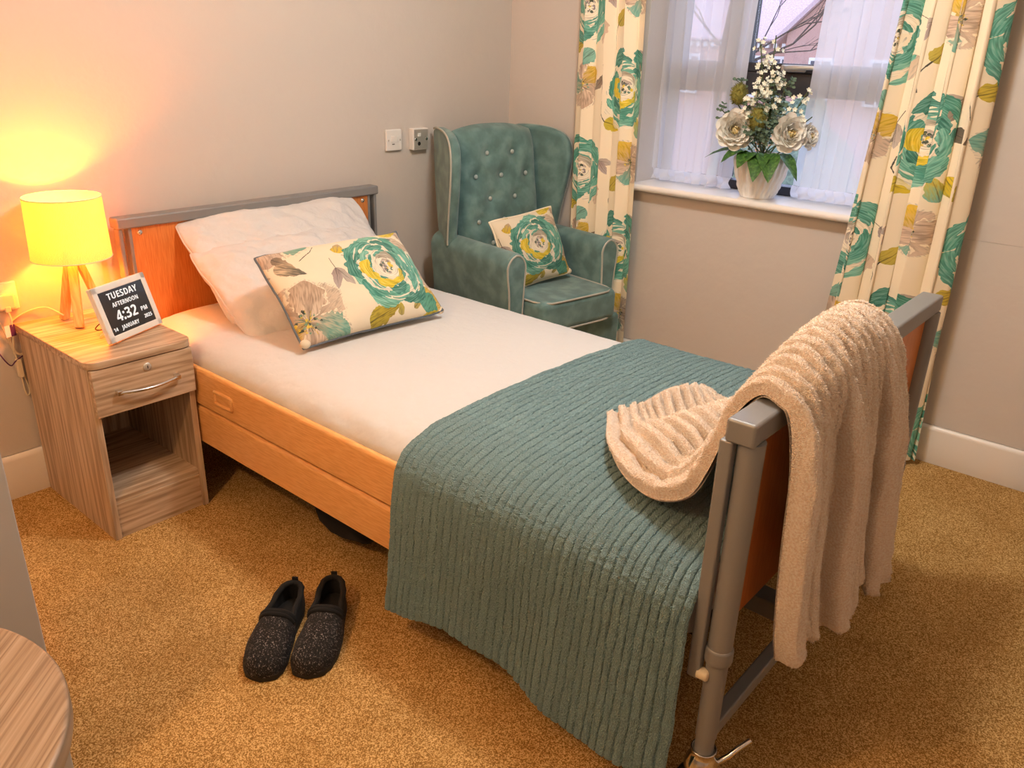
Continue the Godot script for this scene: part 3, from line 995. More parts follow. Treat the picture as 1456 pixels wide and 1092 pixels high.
func throw(nz: FastNoiseLite) -> void:
	# cross lines from the hanging hem, up and over the rail, down on to the coverlet: left end, right end, sag
	var L := [V(-1.845, 0.33, 2.275), V(-1.872, 0.42, 2.27), V(-1.895, 0.6, 2.262), V(-1.905, 0.76, 2.256), V(-1.895, 0.842, 2.247), V(-1.885, 0.858, 2.225), V(-1.87, 0.857, 2.185), V(-1.865, 0.80, 2.145), V(-1.87, 0.70, 2.118), V(-1.875, 0.625, 2.085), V(-1.87, 0.588, 2.02), V(-1.84, 0.578, 1.94), V(-1.76, 0.578, 1.84), V(-1.62, 0.582, 1.735)]
	var R := [V(-1.225, 0.225, 2.29), V(-1.27, 0.34, 2.288), V(-1.33, 0.53, 2.285), V(-1.39, 0.73, 2.28), V(-1.43, 0.85, 2.268), V(-1.445, 0.905, 2.235), V(-1.435, 0.915, 2.185), V(-1.41, 0.86, 2.13), V(-1.385, 0.76, 2.085), V(-1.375, 0.67, 2.05), V(-1.37, 0.61, 2.0), V(-1.37, 0.585, 1.955), V(-1.37, 0.58, 1.915), V(-1.372, 0.58, 1.87)]
	L = smooth(L, 7)
	R = smooth(R, 7)
	var n := L.size()
	var m := 236
	var ribs := 13.0
	var base := PackedVector3Array()
	for k in n:
		var s := k / float(n - 1)
		var over := exp(-pow((s - 0.42) / 0.1, 2.0))
		var bed_part := smoothstep(0.52, 0.7, s)
		var hang := smoothstep(0.33, 0.2, s)
		for i in m:
			var u := i / float(m - 1)
			var p: Vector3 = L[k].lerp(R[k], u)
			p.y += over * 0.03 * sin(PI * clampf(u * 1.05, 0, 1)) + bed_part * 0.075 * pow(sin(PI * u), 0.8) * (0.6 + 0.4 * sin(s * 30.0 + u * 4.0))
			p.z += hang * (0.016 * sin(u * 16.0 + s * 2.0) + 0.01 * sin(u * 31.0 + 1.0))
			p.y += hang * smoothstep(0.12, 0.0, s) * (0.03 * sin(u * 9.0 + 1.4) - 0.02 * cos(u * 23.0))
			# the near edge rolls under in a fat soft fold on the bed
			var roll := bed_part * smoothstep(0.4, 0.0, u)
			p.y += roll * 0.02 * sin(PI * clampf(u / 0.4, 0, 1))
			base.append(p)
	var top := PackedVector3Array()
	var bot := PackedVector3Array()
	for k in n:
		for i in m:
			var dx := base[k * m + mini(i + 1, m - 1)] - base[k * m + maxi(i - 1, 0)]
			var dy := base[mini(k + 1, n - 1) * m + i] - base[maxi(k - 1, 0) * m + i]
			var nrm := dy.cross(dx).normalized()
			if nrm.y + nrm.z * 0.6 < 0 and k < n / 2:
				nrm = -nrm
			elif k >= n / 2 and nrm.y < 0:
				nrm = -nrm
			var u := i / float(m - 1)
			var s := k / float(n - 1)
			var wp := fposmod(u * ribs + 0.22 * nz.get_noise_2d(s * 14.0, floorf(u * ribs) * 3.0) * smoothstep(0.0, 0.04, minf(u, 1 - u)), 1.0)
			var rib := smoothstep(0.0, 0.3, minf(wp, 1.0 - wp)) * (0.75 + 0.25 * sin(PI * wp))
			var lump := nz.get_noise_3d(u * 40.0, s * 60.0, 3.0) * 0.5 + nz.get_noise_3d(u * 90.0, s * 120.0, 9.0) * 0.35
			var edge := smoothstep(0.0, 0.012, minf(u, 1 - u)) * smoothstep(0.0, 0.012, minf(s, 1 - s))
			top.append(base[k * m + i] + nrm * (0.003 + edge * (0.024 * (1.0 + 0.5 * smoothstep(0.34, 0.2, s)) * rib + 0.01 * lump * rib)))
			bot.append(base[k * m + i] + nrm * -0.002)
	var b := MB.new()
	b.grid(top, m, n)
	b.grid(bot, m, n)
	var t := thing("throw_blanket", "cream ribbed faux fur throw hung over the footboard", "blanket", V(-1.6, 0.55, 2.15))
	wpart(t, "cloth", b, M["cream fur"])
	# short plush pile
	var pile := MB.new()
	for q in 80000:
		var k := rng.randi_range(1, n - 2)
		var i := rng.randi_range(1, m - 2)
		var p := top[k * m + i].lerp(top[(k + 1) * m + i], rng.randf()).lerp(top[k * m + i + 1], rng.randf() * 0.5)
		var nrm := (top[(k + 1) * m + i] - top[(k - 1) * m + i]).cross(top[k * m + i + 1] - top[k * m + i - 1]).normalized()
		if nrm.dot(top[k * m + i] - bot[k * m + i]) < 0:
			nrm = -nrm
		var d := (nrm + V(rng.randf_range(-1, 1), rng.randf_range(-1.2, 0.6), rng.randf_range(-1, 1)) * 0.7).normalized()
		var sd := d.cross(V(rng.randf_range(-1, 1), rng.randf_range(-1, 1), rng.randf_range(-1, 1))).normalized() * 0.0007
		var f := pile.v.size()
		pile.v.append_array(PackedVector3Array([p - sd, p + sd, p + d * rng.randf_range(0.002, 0.0045)]))
		pile.uv.append_array(PackedVector2Array([Vector2.ZERO, Vector2.RIGHT, Vector2.DOWN]))
		pile.ix.append_array(PackedInt32Array([f, f + 1, f + 2]))
	var fur := wpart(t, "fur_pile", pile, M["cream pile"])
	fur.set_meta("kind", "stuff")


func armchair() -> void:
	var t := thing("wing_armchair", "teal velvet wing armchair with buttoned back and pale piping", "armchair", V(-0.378, 0, 0.487), deg_to_rad(-9.5))
	t.scale = V(0.94, 1, 1)
	var vel: Material = M["teal velvet"]
	var pipe: Material = M["pale piping"]
	part(t, "seat_base", rb(V(0, 0.235, -0.02), V(0.62, 0.15, 0.58), 0.018, 3), vel)
	# seat cushion with a crowned top
	var b := rb(V(0, 0.376, 0.045), V(0.462, 0.132, 0.54), 0.03, 4)
	for k in b.v.size():
		var q := b.v[k]
		if q.y > 0.4:
			q.y += 0.02 * (1.0 - pow(q.x / 0.24, 2.0)) * (1.0 - pow((q.z - 0.045) / 0.3, 2.0))
			b.v[k] = q
	var seat := part(t, "seat_cushion", b, vel)
	for y in [0.436, 0.317]:
		var ring := []
		for k in 48:
			var a := TAU * k / 48
			var c := Vector2(cos(a), sin(a))
			var q := c / pow(pow(absf(c.x), 8.0) + pow(absf(c.y), 8.0), 0.125)
			ring.append(V(q.x * 0.2265, y + (0.001 if y > 0.4 else -0.001), 0.045 + q.y * 0.2665))
		part(seat, "piping", tb(ring, 0.0045, 8, true), pipe)
	# arms: a roll on a slim upright, with a piped front panel
	for s in [-1.0, 1.0]:
		var poly := PackedVector2Array()
		poly.append(Vector2(0.242, 0.17))
		poly.append(Vector2(0.238, 0.40))
		poly.append(Vector2(0.23, 0.55))
		for k in 13:
			var a := PI - PI * k / 12
			poly.append(Vector2(0.283 + 0.055 * cos(a), 0.578 + 0.056 * sin(a)))
		poly.append(Vector2(0.336, 0.54))
		poly.append(Vector2(0.325, 0.44))
		poly.append(Vector2(0.318, 0.17))
		for k in poly.size():
			poly[k].x *= s
		b = MB.new()
		b.extr(poly, -0.33, 0.205, 0.014, Transform3D(), 4)
		var arm := part(t, "arm", b, vel)
		var ring := []
		for k in poly.size():
			var q := poly[k]
			if k > 0 and k < poly.size() - 1 or true:
				ring.append(V(q.x - 0.006 * s * signf(absf(q.x) - 0.283), q.y - (0.008 if q.y > 0.5 else 0.0), 0.203))
		var sm := smooth(ring.slice(0, ring.size()), 3)
		part(arm, "piping", tb(sm, 0.0045, 8), pipe)
	# buttoned back: leaning slab with an arched top
	var nu := 49
	var nv := 57
	var btn := []
	for r in [[0.96, 2], [0.865, 3], [0.77, 2], [0.675, 3], [0.58, 2]]:
		for k in r[1]:
			btn.append(Vector2((k - (r[1] - 1) / 2.0) * 0.15, r[0]))
	b = MB.new()
	for side in [1.0, -1.0]:
		var pts := PackedVector3Array()
		for j in nv:
			for i in nu:
				var u := lerpf(-1, 1, i / float(nu - 1))
				var v := j / float(nv - 1)
				var x := 0.235 * u
				var top := 1.078 - 0.03 * pow(absf(u), 2.5)
				var y := lerpf(0.40, top, v)
				var ed := pow(maxf(1 - pow(absf(u), 6.0), 0.0), 0.5) * pow(maxf(1 - pow(maxf(v * 2 - 1, 0), 8.0), 0.0), 0.5)
				var z := lerpf(-0.215, -0.315, v)
				if side > 0:
					z += 0.075 * ed
					for q in btn:
						var d: float = Vector2(x, y).distance_to(q)
						z -= 0.02 * exp(-d * d / 0.0009) + 0.008 * exp(-d * d / 0.006)
				else:
					z -= 0.05 * ed
				pts.append(V(x, y, z))
		b.grid(pts, nu, nv)
	var back := part(t, "backrest", b, vel)
	for q in btn:
		b = MB.new()
		var v: float = (q.y - 0.40) / 0.66
		b.ball(V(q.x, q.y, lerpf(-0.215, -0.315, v) + 0.052), V(0.0105, 0.0105, 0.007), 12, 8)
		part(back, "button", b, M["button"])
	# wings: curved side panels reaching forward, piped along the front
	for s in [-1.0, 1.0]:
		var w := smooth([Vector2(-0.27, 0.54), Vector2(-0.36, 0.8), Vector2(-0.385, 1.0), Vector2(-0.37, 1.045), Vector2(-0.27, 1.052), Vector2(-0.16, 1.04), Vector2(-0.095, 1.005), Vector2(-0.07, 0.94), Vector2(-0.08, 0.84), Vector2(-0.105, 0.73), Vector2(-0.125, 0.63), Vector2(-0.13, 0.56)], 4)
		b = MB.new()
		# polygon x -> z, y -> y, extrusion -> x, flaring a little outward to the front
		var fl: float = 0.4 * s
		var bs := Basis(V(sin(fl), 0, cos(fl)), V(0, 1, 0), V(cos(fl), 0, -sin(fl)))
		var tr := Transform3D(bs, V((0.35 if s > 0 else -0.395), 0.012, -0.055 if s > 0 else -0.073))
		b.extr(PackedVector2Array(w), 0.0, 0.05, 0.02, tr, 5)
		var wing := part(t, "wing", b, vel)
		var line := []
		for k in range(12, w.size() - 2):
			line.append(tr * V(w[k].x - 0.004, w[k].y - 0.003, (0.047 if s > 0 else 0.003)))
		part(wing, "piping", tb(line, 0.0045, 8), pipe)
	for x in [-0.27, 0.27]:
		for z in [-0.26, 0.2]:
			b = MB.new()
			b.lathe([[0.015, 0.0], [0.017, 0.002], [0.024, 0.165]], 16, Transform3D(Basis(), V(x, 0, z)))
			part(t, "leg", b, M["leg wood"])
	floral_cushion("cushion", "squarer floral cushion with pale piping sitting on the teal armchair", 0.345, 0.31, 0.12, V(-0.415, 0.592, 0.5), V(-0.42, -0.2, 0.1), Vector2(0.36, 0), Vector2(1, 1), 13, "floral print cushions", "cushion back")


func cabinet() -> void:
	var x0 := -2.288
	var x1 := -1.988
	var xm := (x0 + x1) / 2
	var zf := 0.482
	var t := thing("bedside_cabinet", "ash woodgrain bedside cabinet with one drawer and an open shelf", "cabinet", V(xm, 0, 0.25))
	var up: Material = M["ash veneer upright"]
	var ac: Material = M["ash veneer across"]
	for x in [x0 + 0.009, x1 - 0.009]:
		wpart(t, "side_panel", rb(V(x, 0.272, 0.25), V(0.018, 0.544, 0.464), 0.0015), up)
	wpart(t, "back_panel", rb(V(xm, 0.272, 0.024), V(0.264, 0.544, 0.008), 0.001, 1), up)
	wpart(t, "shelf", rb(V(xm, 0.122, 0.25), V(0.264, 0.018, 0.444), 0.001, 1), ac)
	wpart(t, "plinth", rb(V(xm, 0.056, zf - 0.016), V(0.264, 0.112, 0.018), 0.001, 1), ac)
	wpart(t, "drawer_box", rb(V(xm, 0.46, 0.24), V(0.26, 0.12, 0.42), 0.002, 1), up)
	# top with rounded front corners
	var poly := PackedVector2Array()
	var tx0 := x0 - 0.006
	var tx1 := x1 + 0.004
	var r := 0.035
	poly.append(Vector2(tx0, 0.012))
	poly.append(Vector2(tx1, 0.012))
	for k in 7:
		var a := PI / 2 * k / 6
		poly.append(Vector2(tx1 - r + r * cos(a), 0.503 - r + r * sin(a)))
	for k in 7:
		var a := PI / 2 + PI / 2 * k / 6
		poly.append(Vector2(tx0 + r + r * cos(a), 0.503 - r + r * sin(a)))
	var b := MB.new()
	b.extr(poly, -0.566, -0.5445, 0.002, Transform3D(Basis(V(1, 0, 0), V(0, 0, 1), V(0, -1, 0)), Vector3.ZERO), 2)
	wpart(t, "cabinet_top", b, ac)
	var d := wpart(t, "drawer", rb(V(xm, 0.472, zf + 0.009), V(0.294, 0.14, 0.018), 0.003), ac)
	b = MB.new()
	var pts := []
	for k in 17:
		var a := k / 16.0
		pts.append(V(lerpf(xm - 0.085, xm + 0.09, a), 0.466 - 0.004 * sin(PI * a), zf + 0.03 + 0.014 * sin(PI * a)))
	b.tube(PackedVector3Array(pts), 0.0048, 10)
	for x in [xm - 0.083, xm + 0.088]:
		b.rbox(V(x, 0.466, zf + 0.026), V(0.016, 0.014, 0.018), 0.002)
	wpart(d, "handle", b, M["chrome"], "chrome bow handle")
	b = MB.new()
	b.lathe([[0.003, 0.004], [0.0085, 0.004], [0.0115, 0.002], [0.012, 0.0]], 20, Transform3D(Basis(Vector3.RIGHT, PI / 2), V(xm + 0.008, 0.517, zf + 0.018)))
	wpart(d, "lock", b, M["brushed metal"], "small round metal lock")
	wpart(d, "keyhole", rb(V(xm + 0.008, 0.517, zf + 0.0215), V(0.0025, 0.009, 0.002), 0.0005, 1), M["dark hole"])


func table_lamp() -> void:
	var c := V(-2.137, 0.566, 0.132)
	var t := thing("table_lamp", "lit bedside lamp with a linen drum shade on a wooden tripod", "lamp", c)
	for k in 3:
		var a := TAU * k / 3 + 0.05
		var foot := V(cos(a) * 0.068, 0.001, sin(a) * 0.068)
		var top := V(cos(a) * 0.012, 0.2, sin(a) * 0.012)
		var d := (top - foot).normalized()
		var sd := d.cross(V(cos(a), 0, sin(a))).normalized()
		var fw := sd.cross(d)
		var b := MB.new()
		b.rbox(V(0, 0.104, 0), V(0.026, 0.204, 0.02), 0.003, 2, Transform3D(Basis(sd, d, fw), foot))
		for q in b.v.size():
			b.v[q].y = maxf(b.v[q].y, 0.0)
		part(t, "leg", b, M["lamp pine"])
	var b := MB.new()
	b.lathe([[0.012, 0.19], [0.02, 0.192], [0.02, 0.24], [0.014, 0.25], [0.013, 0.262]], 20)
	part(t, "lamp_holder", b, M["white plastic"])
	b = MB.new()
	b.lathe([[0.11, 0.203], [0.105, 0.382]], 56, Transform3D(), false)
	var sh := part(t, "lamp_shade", b, M["shade linen"], "linen drum shade glowing yellow")
	b = MB.new()
	b.lathe([[0.1085, 0.204], [0.1035, 0.381]], 56, Transform3D(), false)
	part(sh, "lining", b, M["shade lining"])
	for q in [[0.1095, 0.203], [0.1045, 0.382]]:
		var ring := []
		for k in 56:
			ring.append(V(cos(TAU * k / 56) * q[0], q[1], sin(TAU * k / 56) * q[0]))
		part(sh, "rim", tb(ring, 0.0016, 6, true), M["cushion back"])
	for k in 3:
		var a := TAU * k / 3
		b = MB.new()
		b.tube(PackedVector3Array([V(cos(a) * 0.018, 0.238, sin(a) * 0.018), V(cos(a) * 0.108, 0.245, sin(a) * 0.108)]), 0.0014, 6)
		part(t, "spider_arm", b, M["brushed metal"])
	b = MB.new()
	b.lathe([[0.012, 0.262], [0.014, 0.27], [0.026, 0.292], [0.029, 0.31], [0.024, 0.33], [0.012, 0.34], [0.001, 0.342]], 20)
	part(t, "bulb", b, M["lamp bulb"])
	var l := OmniLight3D.new()
	l.name = "lamp_light"
	l.position = c + V(0, 0.308, 0)
	l.light_color = Color(1.0, 0.5, 0.1)
	l.light_energy = 0.5
	l.light_size = 0.025
	l.omni_range = 8.0
	l.omni_attenuation = 2.0
	l.shadow_enabled = true
	add_child(l)
	# the flex runs over the back corner of the cabinet to an inline switch
	var cord := smooth([c + V(-0.04, 0.02, -0.04), V(-2.2, 0.6, 0.02), V(-2.26, 0.59, 0.006), V(-2.303, 0.562, 0.004), V(-2.309, 0.52, 0.006), V(-2.305, 0.47, 0.012), V(-2.303, 0.43, 0.012), V(-2.301, 0.385, 0.012), V(-2.3, 0.35, 0.012), V(-2.294, 0.33, 0.01), V(-2.285, 0.345, 0.007), V(-2.292, 0.4, 0.004), V(-2.31, 0.5, 0.004), V(-2.33, 0.58, 0.012)], 6)
	single("lamp_flex", "thin cream flex running from the lamp over the cabinet corner", "cable", tb(cord, 0.0024, 8), M["cream plastic"])
	single("inline_switch", "cream inline switch hanging on the lamp flex beside the cabinet", "switch", rb(V(-2.302, 0.425, 0.0125), V(0.016, 0.06, 0.02), 0.004), M["cream plastic"])


func lettering(parent: Node, words: String, x: float, y: float, h: float, wide := 1.0) -> void:
	var tm := TextMesh.new()
	var f := SystemFont.new()
	f.font_names = PackedStringArray(["Droid Sans"])
	f.font_weight = 700
	tm.font = f
	tm.text = words
	tm.font_size = 64
	tm.pixel_size = h / 46.0
	tm.depth = 0.0006
	var o := part(parent, "lettering", tm, M["screen lettering"], "white screen lettering reading " + words)
	o.position = V(x, y, 0.0105)
	o.scale.x = wide


func clock() -> void:
	var t := thing("calendar_clock", "white framed digital calendar clock leaning on the bedside cabinet", "clock", V(-2.085, 0.567, 0.36), deg_to_rad(23.4))
	var w := 0.212
	var h := 0.163
	var tilt := Node3D.new()
	var tr := Transform3D(Basis(Vector3.RIGHT, -0.3), V(0, 0.003, 0))
	tilt.free()
	var b := MB.new()
	b.rbox(V(0, h / 2, 0), V(w, h, 0.014), 0.004, 3)
	var body := part(t, "body", b, M["white plastic"])
	body.transform = tr
	b = MB.new()
	for q in [[0, h - 0.0095, w, 0.019], [0, 0.0095, w, 0.019]]:
		b.rbox(V(q[0], q[1], 0.0085), V(q[2], q[3], 0.007), 0.003)
	for q in [-1, 1]:
		b.rbox(V(q * (w / 2 - 0.0095), h / 2, 0.0085), V(0.019, h, 0.007), 0.003)
	part(body, "frame", b, M["white plastic"])
	var scr := part(body, "screen", rb(V(0, h / 2, 0.0088), V(w - 0.036, h - 0.036, 0.003), 0.0006, 1), M["screen"], "dark lit screen")
	scr.position = Vector3.ZERO
	lettering(body, "TUESDAY", 0.0, 0.1265, 0.0185, 1.08)
	lettering(body, "AFTERNOON", 0.0, 0.1005, 0.0125, 1.0)
	lettering(body, "4:32", -0.012, 0.067, 0.031, 1.0)
	lettering(body, "PM", 0.058, 0.0635, 0.0125, 1.1)
	lettering(body, "14", -0.073, 0.033, 0.0105, 1.0)
	lettering(body, "JANUARY", -0.014, 0.033, 0.0115, 1.0)
	lettering(body, "2025", 0.063, 0.0395, 0.0105, 1.0)
	b = MB.new()
	b.tube(PackedVector3Array([V(-0.06, 0.05, -0.022), V(-0.06, 0.003, -0.075), V(-0.03, 0.003, -0.077), V(-0.03, 0.05, -0.022)]), 0.002, 6)
	part(t, "wire_stand", b, M["white plastic"])
	var c := smooth([V(-2.12, 0.62, 0.30), V(-2.15, 0.6, 0.285), V(-2.165, 0.585, 0.28), V(-2.15, 0.575, 0.27), V(-2.12, 0.5695, 0.24), V(-2.08, 0.5695, 0.17), V(-2.0, 0.5695, 0.03)], 6)
	single("clock_cable", "thin dark cable coming out of the back of the calendar clock", "cable", tb(c, 0.0018, 6), M["black plastic"])


func slipper(called: String, label: String, toe: Vector3, heel: Vector3, mirror: float) -> void:
	var dirv := (toe - heel)
	var L := dirv.length()
	var t := thing(called, label, "slipper", heel, atan2(dirv.x, dirv.z), "pair of dark slippers on the carpet")
	var wl := [[0.0, 0.002], [0.02, 0.018], [0.07, 0.029], [0.18, 0.038], [0.38, 0.041], [0.6, 0.05], [0.76, 0.053], [0.88, 0.049], [0.95, 0.038], [0.985, 0.022], [1.0, 0.002]]
	var cx := func(s: float) -> float: return mirror * (0.006 * sin(PI * s) - 0.004 * smoothstep(0.6, 1.0, s))
	var out := []
	for k in 23:
		var s := 0.5 - 0.5 * cos(PI * k / 22.0)
		out.append(Vector2(cx.call(s) + at_table(wl, s), s * L))
	for k in range(21, 0, -1):
		var s := 0.5 - 0.5 * cos(PI * k / 22.0)
		out.append(Vector2(cx.call(s) - at_table(wl, s), s * L))
	var lay := Transform3D(Basis(V(1, 0, 0), V(0, 0, 1), V(0, -1, 0)), Vector3.ZERO)
	var b := MB.new()
	b.extr(PackedVector2Array(out), -0.018, 0.0, 0.004, lay, 3)
	part(t, "sole", b, M["slipper sole"])
	var ins := PackedVector2Array()
	for q in out:
		ins.append(Vector2(q.x * 0.9, 0.006 + q.y * 0.955))
	b = MB.new()
	b.extr(ins, -0.024, -0.016, 0.002, lay, 1)
	part(t, "insole", b, M["slipper lining"])
	# toe cap
	var H := [[0.0, 0.068], [0.42, 0.066], [0.55, 0.063], [0.7, 0.06], [0.85, 0.053], [0.94, 0.043], [0.985, 0.026], [1.0, 0.008]]
	var s0 := 0.46
	for layer in [0, 1]:
		b = MB.new()
		var pts := PackedVector3Array()
		var nu := 25
		var nv := 26
		for j in nv:
			var s := lerpf(s0, 1.0, pow(j / float(nv - 1), 0.8))
			for i in nu:
				var a := lerpf(-PI / 2, PI / 2, i / float(nu - 1))
				var k := 1.0 if layer == 0 else 0.94
				var w := at_table(wl, s) * 1.0
				var hh := at_table(H, s) * k
				# opening is cut in a shallow curve
				var z := s * L * (1.0 if layer == 0 else 0.99) - 0.012 * pow(absf(sin(a)), 2.0) * (1.0 - j / float(nv - 1))
				pts.append(V(cx.call(s) + w * k * signf(sin(a)) * pow(absf(sin(a)), 0.8), 0.013 + hh * pow(maxf(cos(a), 0.0), 0.7), z))
		b.grid(pts, nu, nv)
		part(t, "toe_cap" if layer == 0 else "toe_lining", b, M["speckled felt"] if layer == 0 else M["slipper lining"])
		if layer == 0:
			var roll := []
			for i in range(3, nu - 3):
				roll.append(pts[i] + V(0, 0.001, 0.0))
			var roll2 := []
			for q in roll:
				roll2.append(q + V(0, 0.0, 0.009))
			part(t, "collar", tb(roll, 0.0085, 10), M["slipper lining"])
			part(t, "collar_edge", tb(roll2, 0.006, 10), M["slipper lining"])
	# heel counter, padded
	b = MB.new()
	var path := []
	for k in 31:
		var a := k / 30.0
		var s := s0 * (1.0 - sin(PI * a)) + 0.0
		var side := 1.0 if a < 0.5 else -1.0
		path.append([s, side])
	var low := []
	for q in path:
		low.append(V(cx.call(q[0]) + q[1] * at_table(wl, q[0]), 0.012, q[0] * L))
	var pts2 := PackedVector3Array()
	var rim := []
	for j in 6:
		var f := j / 5.0
		for k in low.size():
			var s: float = path[k][0]
			var hh := lerpf(0.062, 0.046, smoothstep(0.0, 0.3, s))
			var p: Vector3 = low[k]
			var inw := (V(0, 0, 0.3 * L) - V(p.x, 0, p.z)).normalized()
			pts2.append(V(p.x, 0.012 + hh * f, p.z) + inw * 0.006 * f * f)
			if j == 5:
				rim.append(V(p.x, 0.012 + hh, p.z) + inw * 0.008)
	b.grid(pts2, low.size(), 6)
	var inner := PackedVector3Array()
	for q in pts2:
		inner.append(q + (V(0, 0, 0.3 * L) - V(q.x, 0, q.z)).normalized() * 0.007)
	b.grid(inner, low.size(), 6)
	part(t, "heel_counter", b, M["slipper lining"])
	part(t, "padded_rim", tb(rim, 0.0075, 10), M["slipper lining"])
	part(t, "pull_tab", rb(V(0, 0.078, 0.004), V(0.016, 0.022, 0.006), 0.002), M["slipper lining"])
	b = MB.new()
	b.tube(PackedVector3Array([V(mirror * 0.034, 0.05, s0 * L - 0.012), V(mirror * 0.034, 0.062, s0 * L - 0.004), V(mirror * 0.031, 0.066, s0 * L + 0.004)]), 0.0035, 6)
	part(t, "side_loop", b, M["tan loop"], "small tan loop")


func slippers() -> void:
	slipper("slipper", "dark speckled slipper farther from the bed, left of the pair", V(-2.34, 0, 1.288), V(-2.102, 0, 1.113), -1.0)
	slipper("slipper", "dark speckled slipper nearer the bed, right of the pair", V(-2.256, 0, 1.366), V(-2.018, 0, 1.168), 1.0)


func round_table() -> void:
	var t := thing("round_table", "round ash woodgrain table cut off at the lower left corner", "table", V(-3.12, 0, 1.634), 0.75)
	var b := MB.new()
	b.lathe([[0.002, 0.6], [0.281, 0.6], [0.285, 0.598], [0.287, 0.594], [0.287, 0.572], [0.283, 0.566], [0.2, 0.565], [0.002, 0.565]], 96, Transform3D(), false)
	part(t, "table_top", b, M["ash veneer table"])
	b = MB.new()
	b.lathe([[0.032, 0.02], [0.032, 0.566]], 24)
	part(t, "column", b, M["grey steel"])
	b = MB.new()
	b.lathe([[0.19, 0.0], [0.195, 0.004], [0.19, 0.012], [0.05, 0.02], [0.034, 0.03]], 48)
	part(t, "foot_plate", b, M["grey steel"])


func curtain_shape(za: float, zb: float, zc: float, zd: float, y1: float, y0: float, xc: float, amp: float, folds: float, cloth: float, ph: float, vo := 0.0) -> MB:
	var nu := int(folds * 16) + 1
	var nv := 48
	var pts := PackedVector3Array()
	for j in nv:
		var s := j / float(nv - 1)
		var a := lerpf(za, zc, s)
		var c := lerpf(zb, zd, s)
		for i in nu:
			var u := i / float(nu - 1)
			var w := TAU * folds * u + ph + 0.5 * sin(s * 4.0 + u * 3.0)
			var z := lerpf(a, c, u) + 0.014 * amp / 0.03 * sin(2.0 * w + 0.6)
			var x := xc + amp * (0.75 + 0.25 * sin(u * 7.0 + 1.0 + s)) * sin(w) + 0.006 * sin(u * 40.0 + s * 6.0) * s
			pts.append(V(x, lerpf(y1, y0, s), z))
	var b := MB.new()
	b.grid(pts, nu, nv, Transform3D(), false, false, Vector2(ph * 0.07, vo), Vector2(ph * 0.07 + cloth / 0.68, vo + (y1 - y0) / 0.66))
	return b


func curtains() -> void:
	var t := thing("curtain", "floral curtain hanging behind the teal armchair", "curtain", V(-0.07, 0.03, 0.6), 0, "long floral curtains")
	wpart(t, "cloth", curtain_shape(0.425, 0.745, 0.455, 0.80, 2.2, 0.03, -0.078, 0.018, 3.5, 0.52, 0.9, 0.25), M["curtain print"])
	t = thing("curtain", "floral curtain hanging to the floor beyond the footboard", "curtain", V(-0.08, 0.02, 1.9), 0, "long floral curtains")
	wpart(t, "cloth", curtain_shape(1.775, 2.055, 1.66, 2.1, 2.2, 0.02, -0.1, 0.034, 4.0, 0.66, 2.4, 0.1), M["curtain print"])
	var b := MB.new()
	b.tube(PackedVector3Array([V(-0.095, 2.225, 0.25), V(-0.095, 2.225, 2.25)]), 0.014, 14)
	t = thing("curtain_pole", "curtain pole above the window carrying both floral curtains", "curtain pole", V(-0.07, 2.2, 1.25))
	wpart(t, "pole", b, M["brushed metal"])
	for z in [0.3, 2.2]:
		wpart(t, "bracket", rb(V(-0.05, 2.225, z), V(0.1, 0.02, 0.02), 0.003), M["brushed metal"])
	# sheers inside the recess
	var s := thing("sheer_curtain", "white voile sheer to the left of the flower vase", "sheer curtain", V(0.12, 0.87, 0.97), 0, "white sheers in the window")
	wpart(s, "voile", curtain_shape(0.745, 1.165, 0.745, 1.12, 2.06, 0.915, 0.112, 0.012, 5.0, 0.6, 0.3), M["sheer"])
	wpart(s, "hem", curtain_shape(0.745, 1.12, 0.745, 1.12, 0.915, 0.868, 0.112, 0.012, 5.0, 0.6, 0.3), M["sheer hem"])
	s = thing("sheer_curtain", "white voile sheer between the flower vase and the right floral curtain", "sheer curtain", V(0.12, 0.87, 1.57), 0, "white sheers in the window")
	wpart(s, "voile", curtain_shape(1.42, 1.76, 1.385, 1.74, 2.06, 0.915, 0.118, 0.012, 5.0, 0.6, 1.3), M["sheer"])
	wpart(s, "hem", curtain_shape(1.385, 1.74, 1.385, 1.74, 0.915, 0.868, 0.118, 0.012, 5.0, 0.6, 1.3), M["sheer hem"])
	b = MB.new()
	b.tube(PackedVector3Array([V(0.118, 2.068, 0.722), V(0.118, 2.068, 1.798)]), 0.006, 10)
	single("sheer_wire", "thin white rod across the window recess holding both sheers", "curtain rod", b, M["white plastic"])


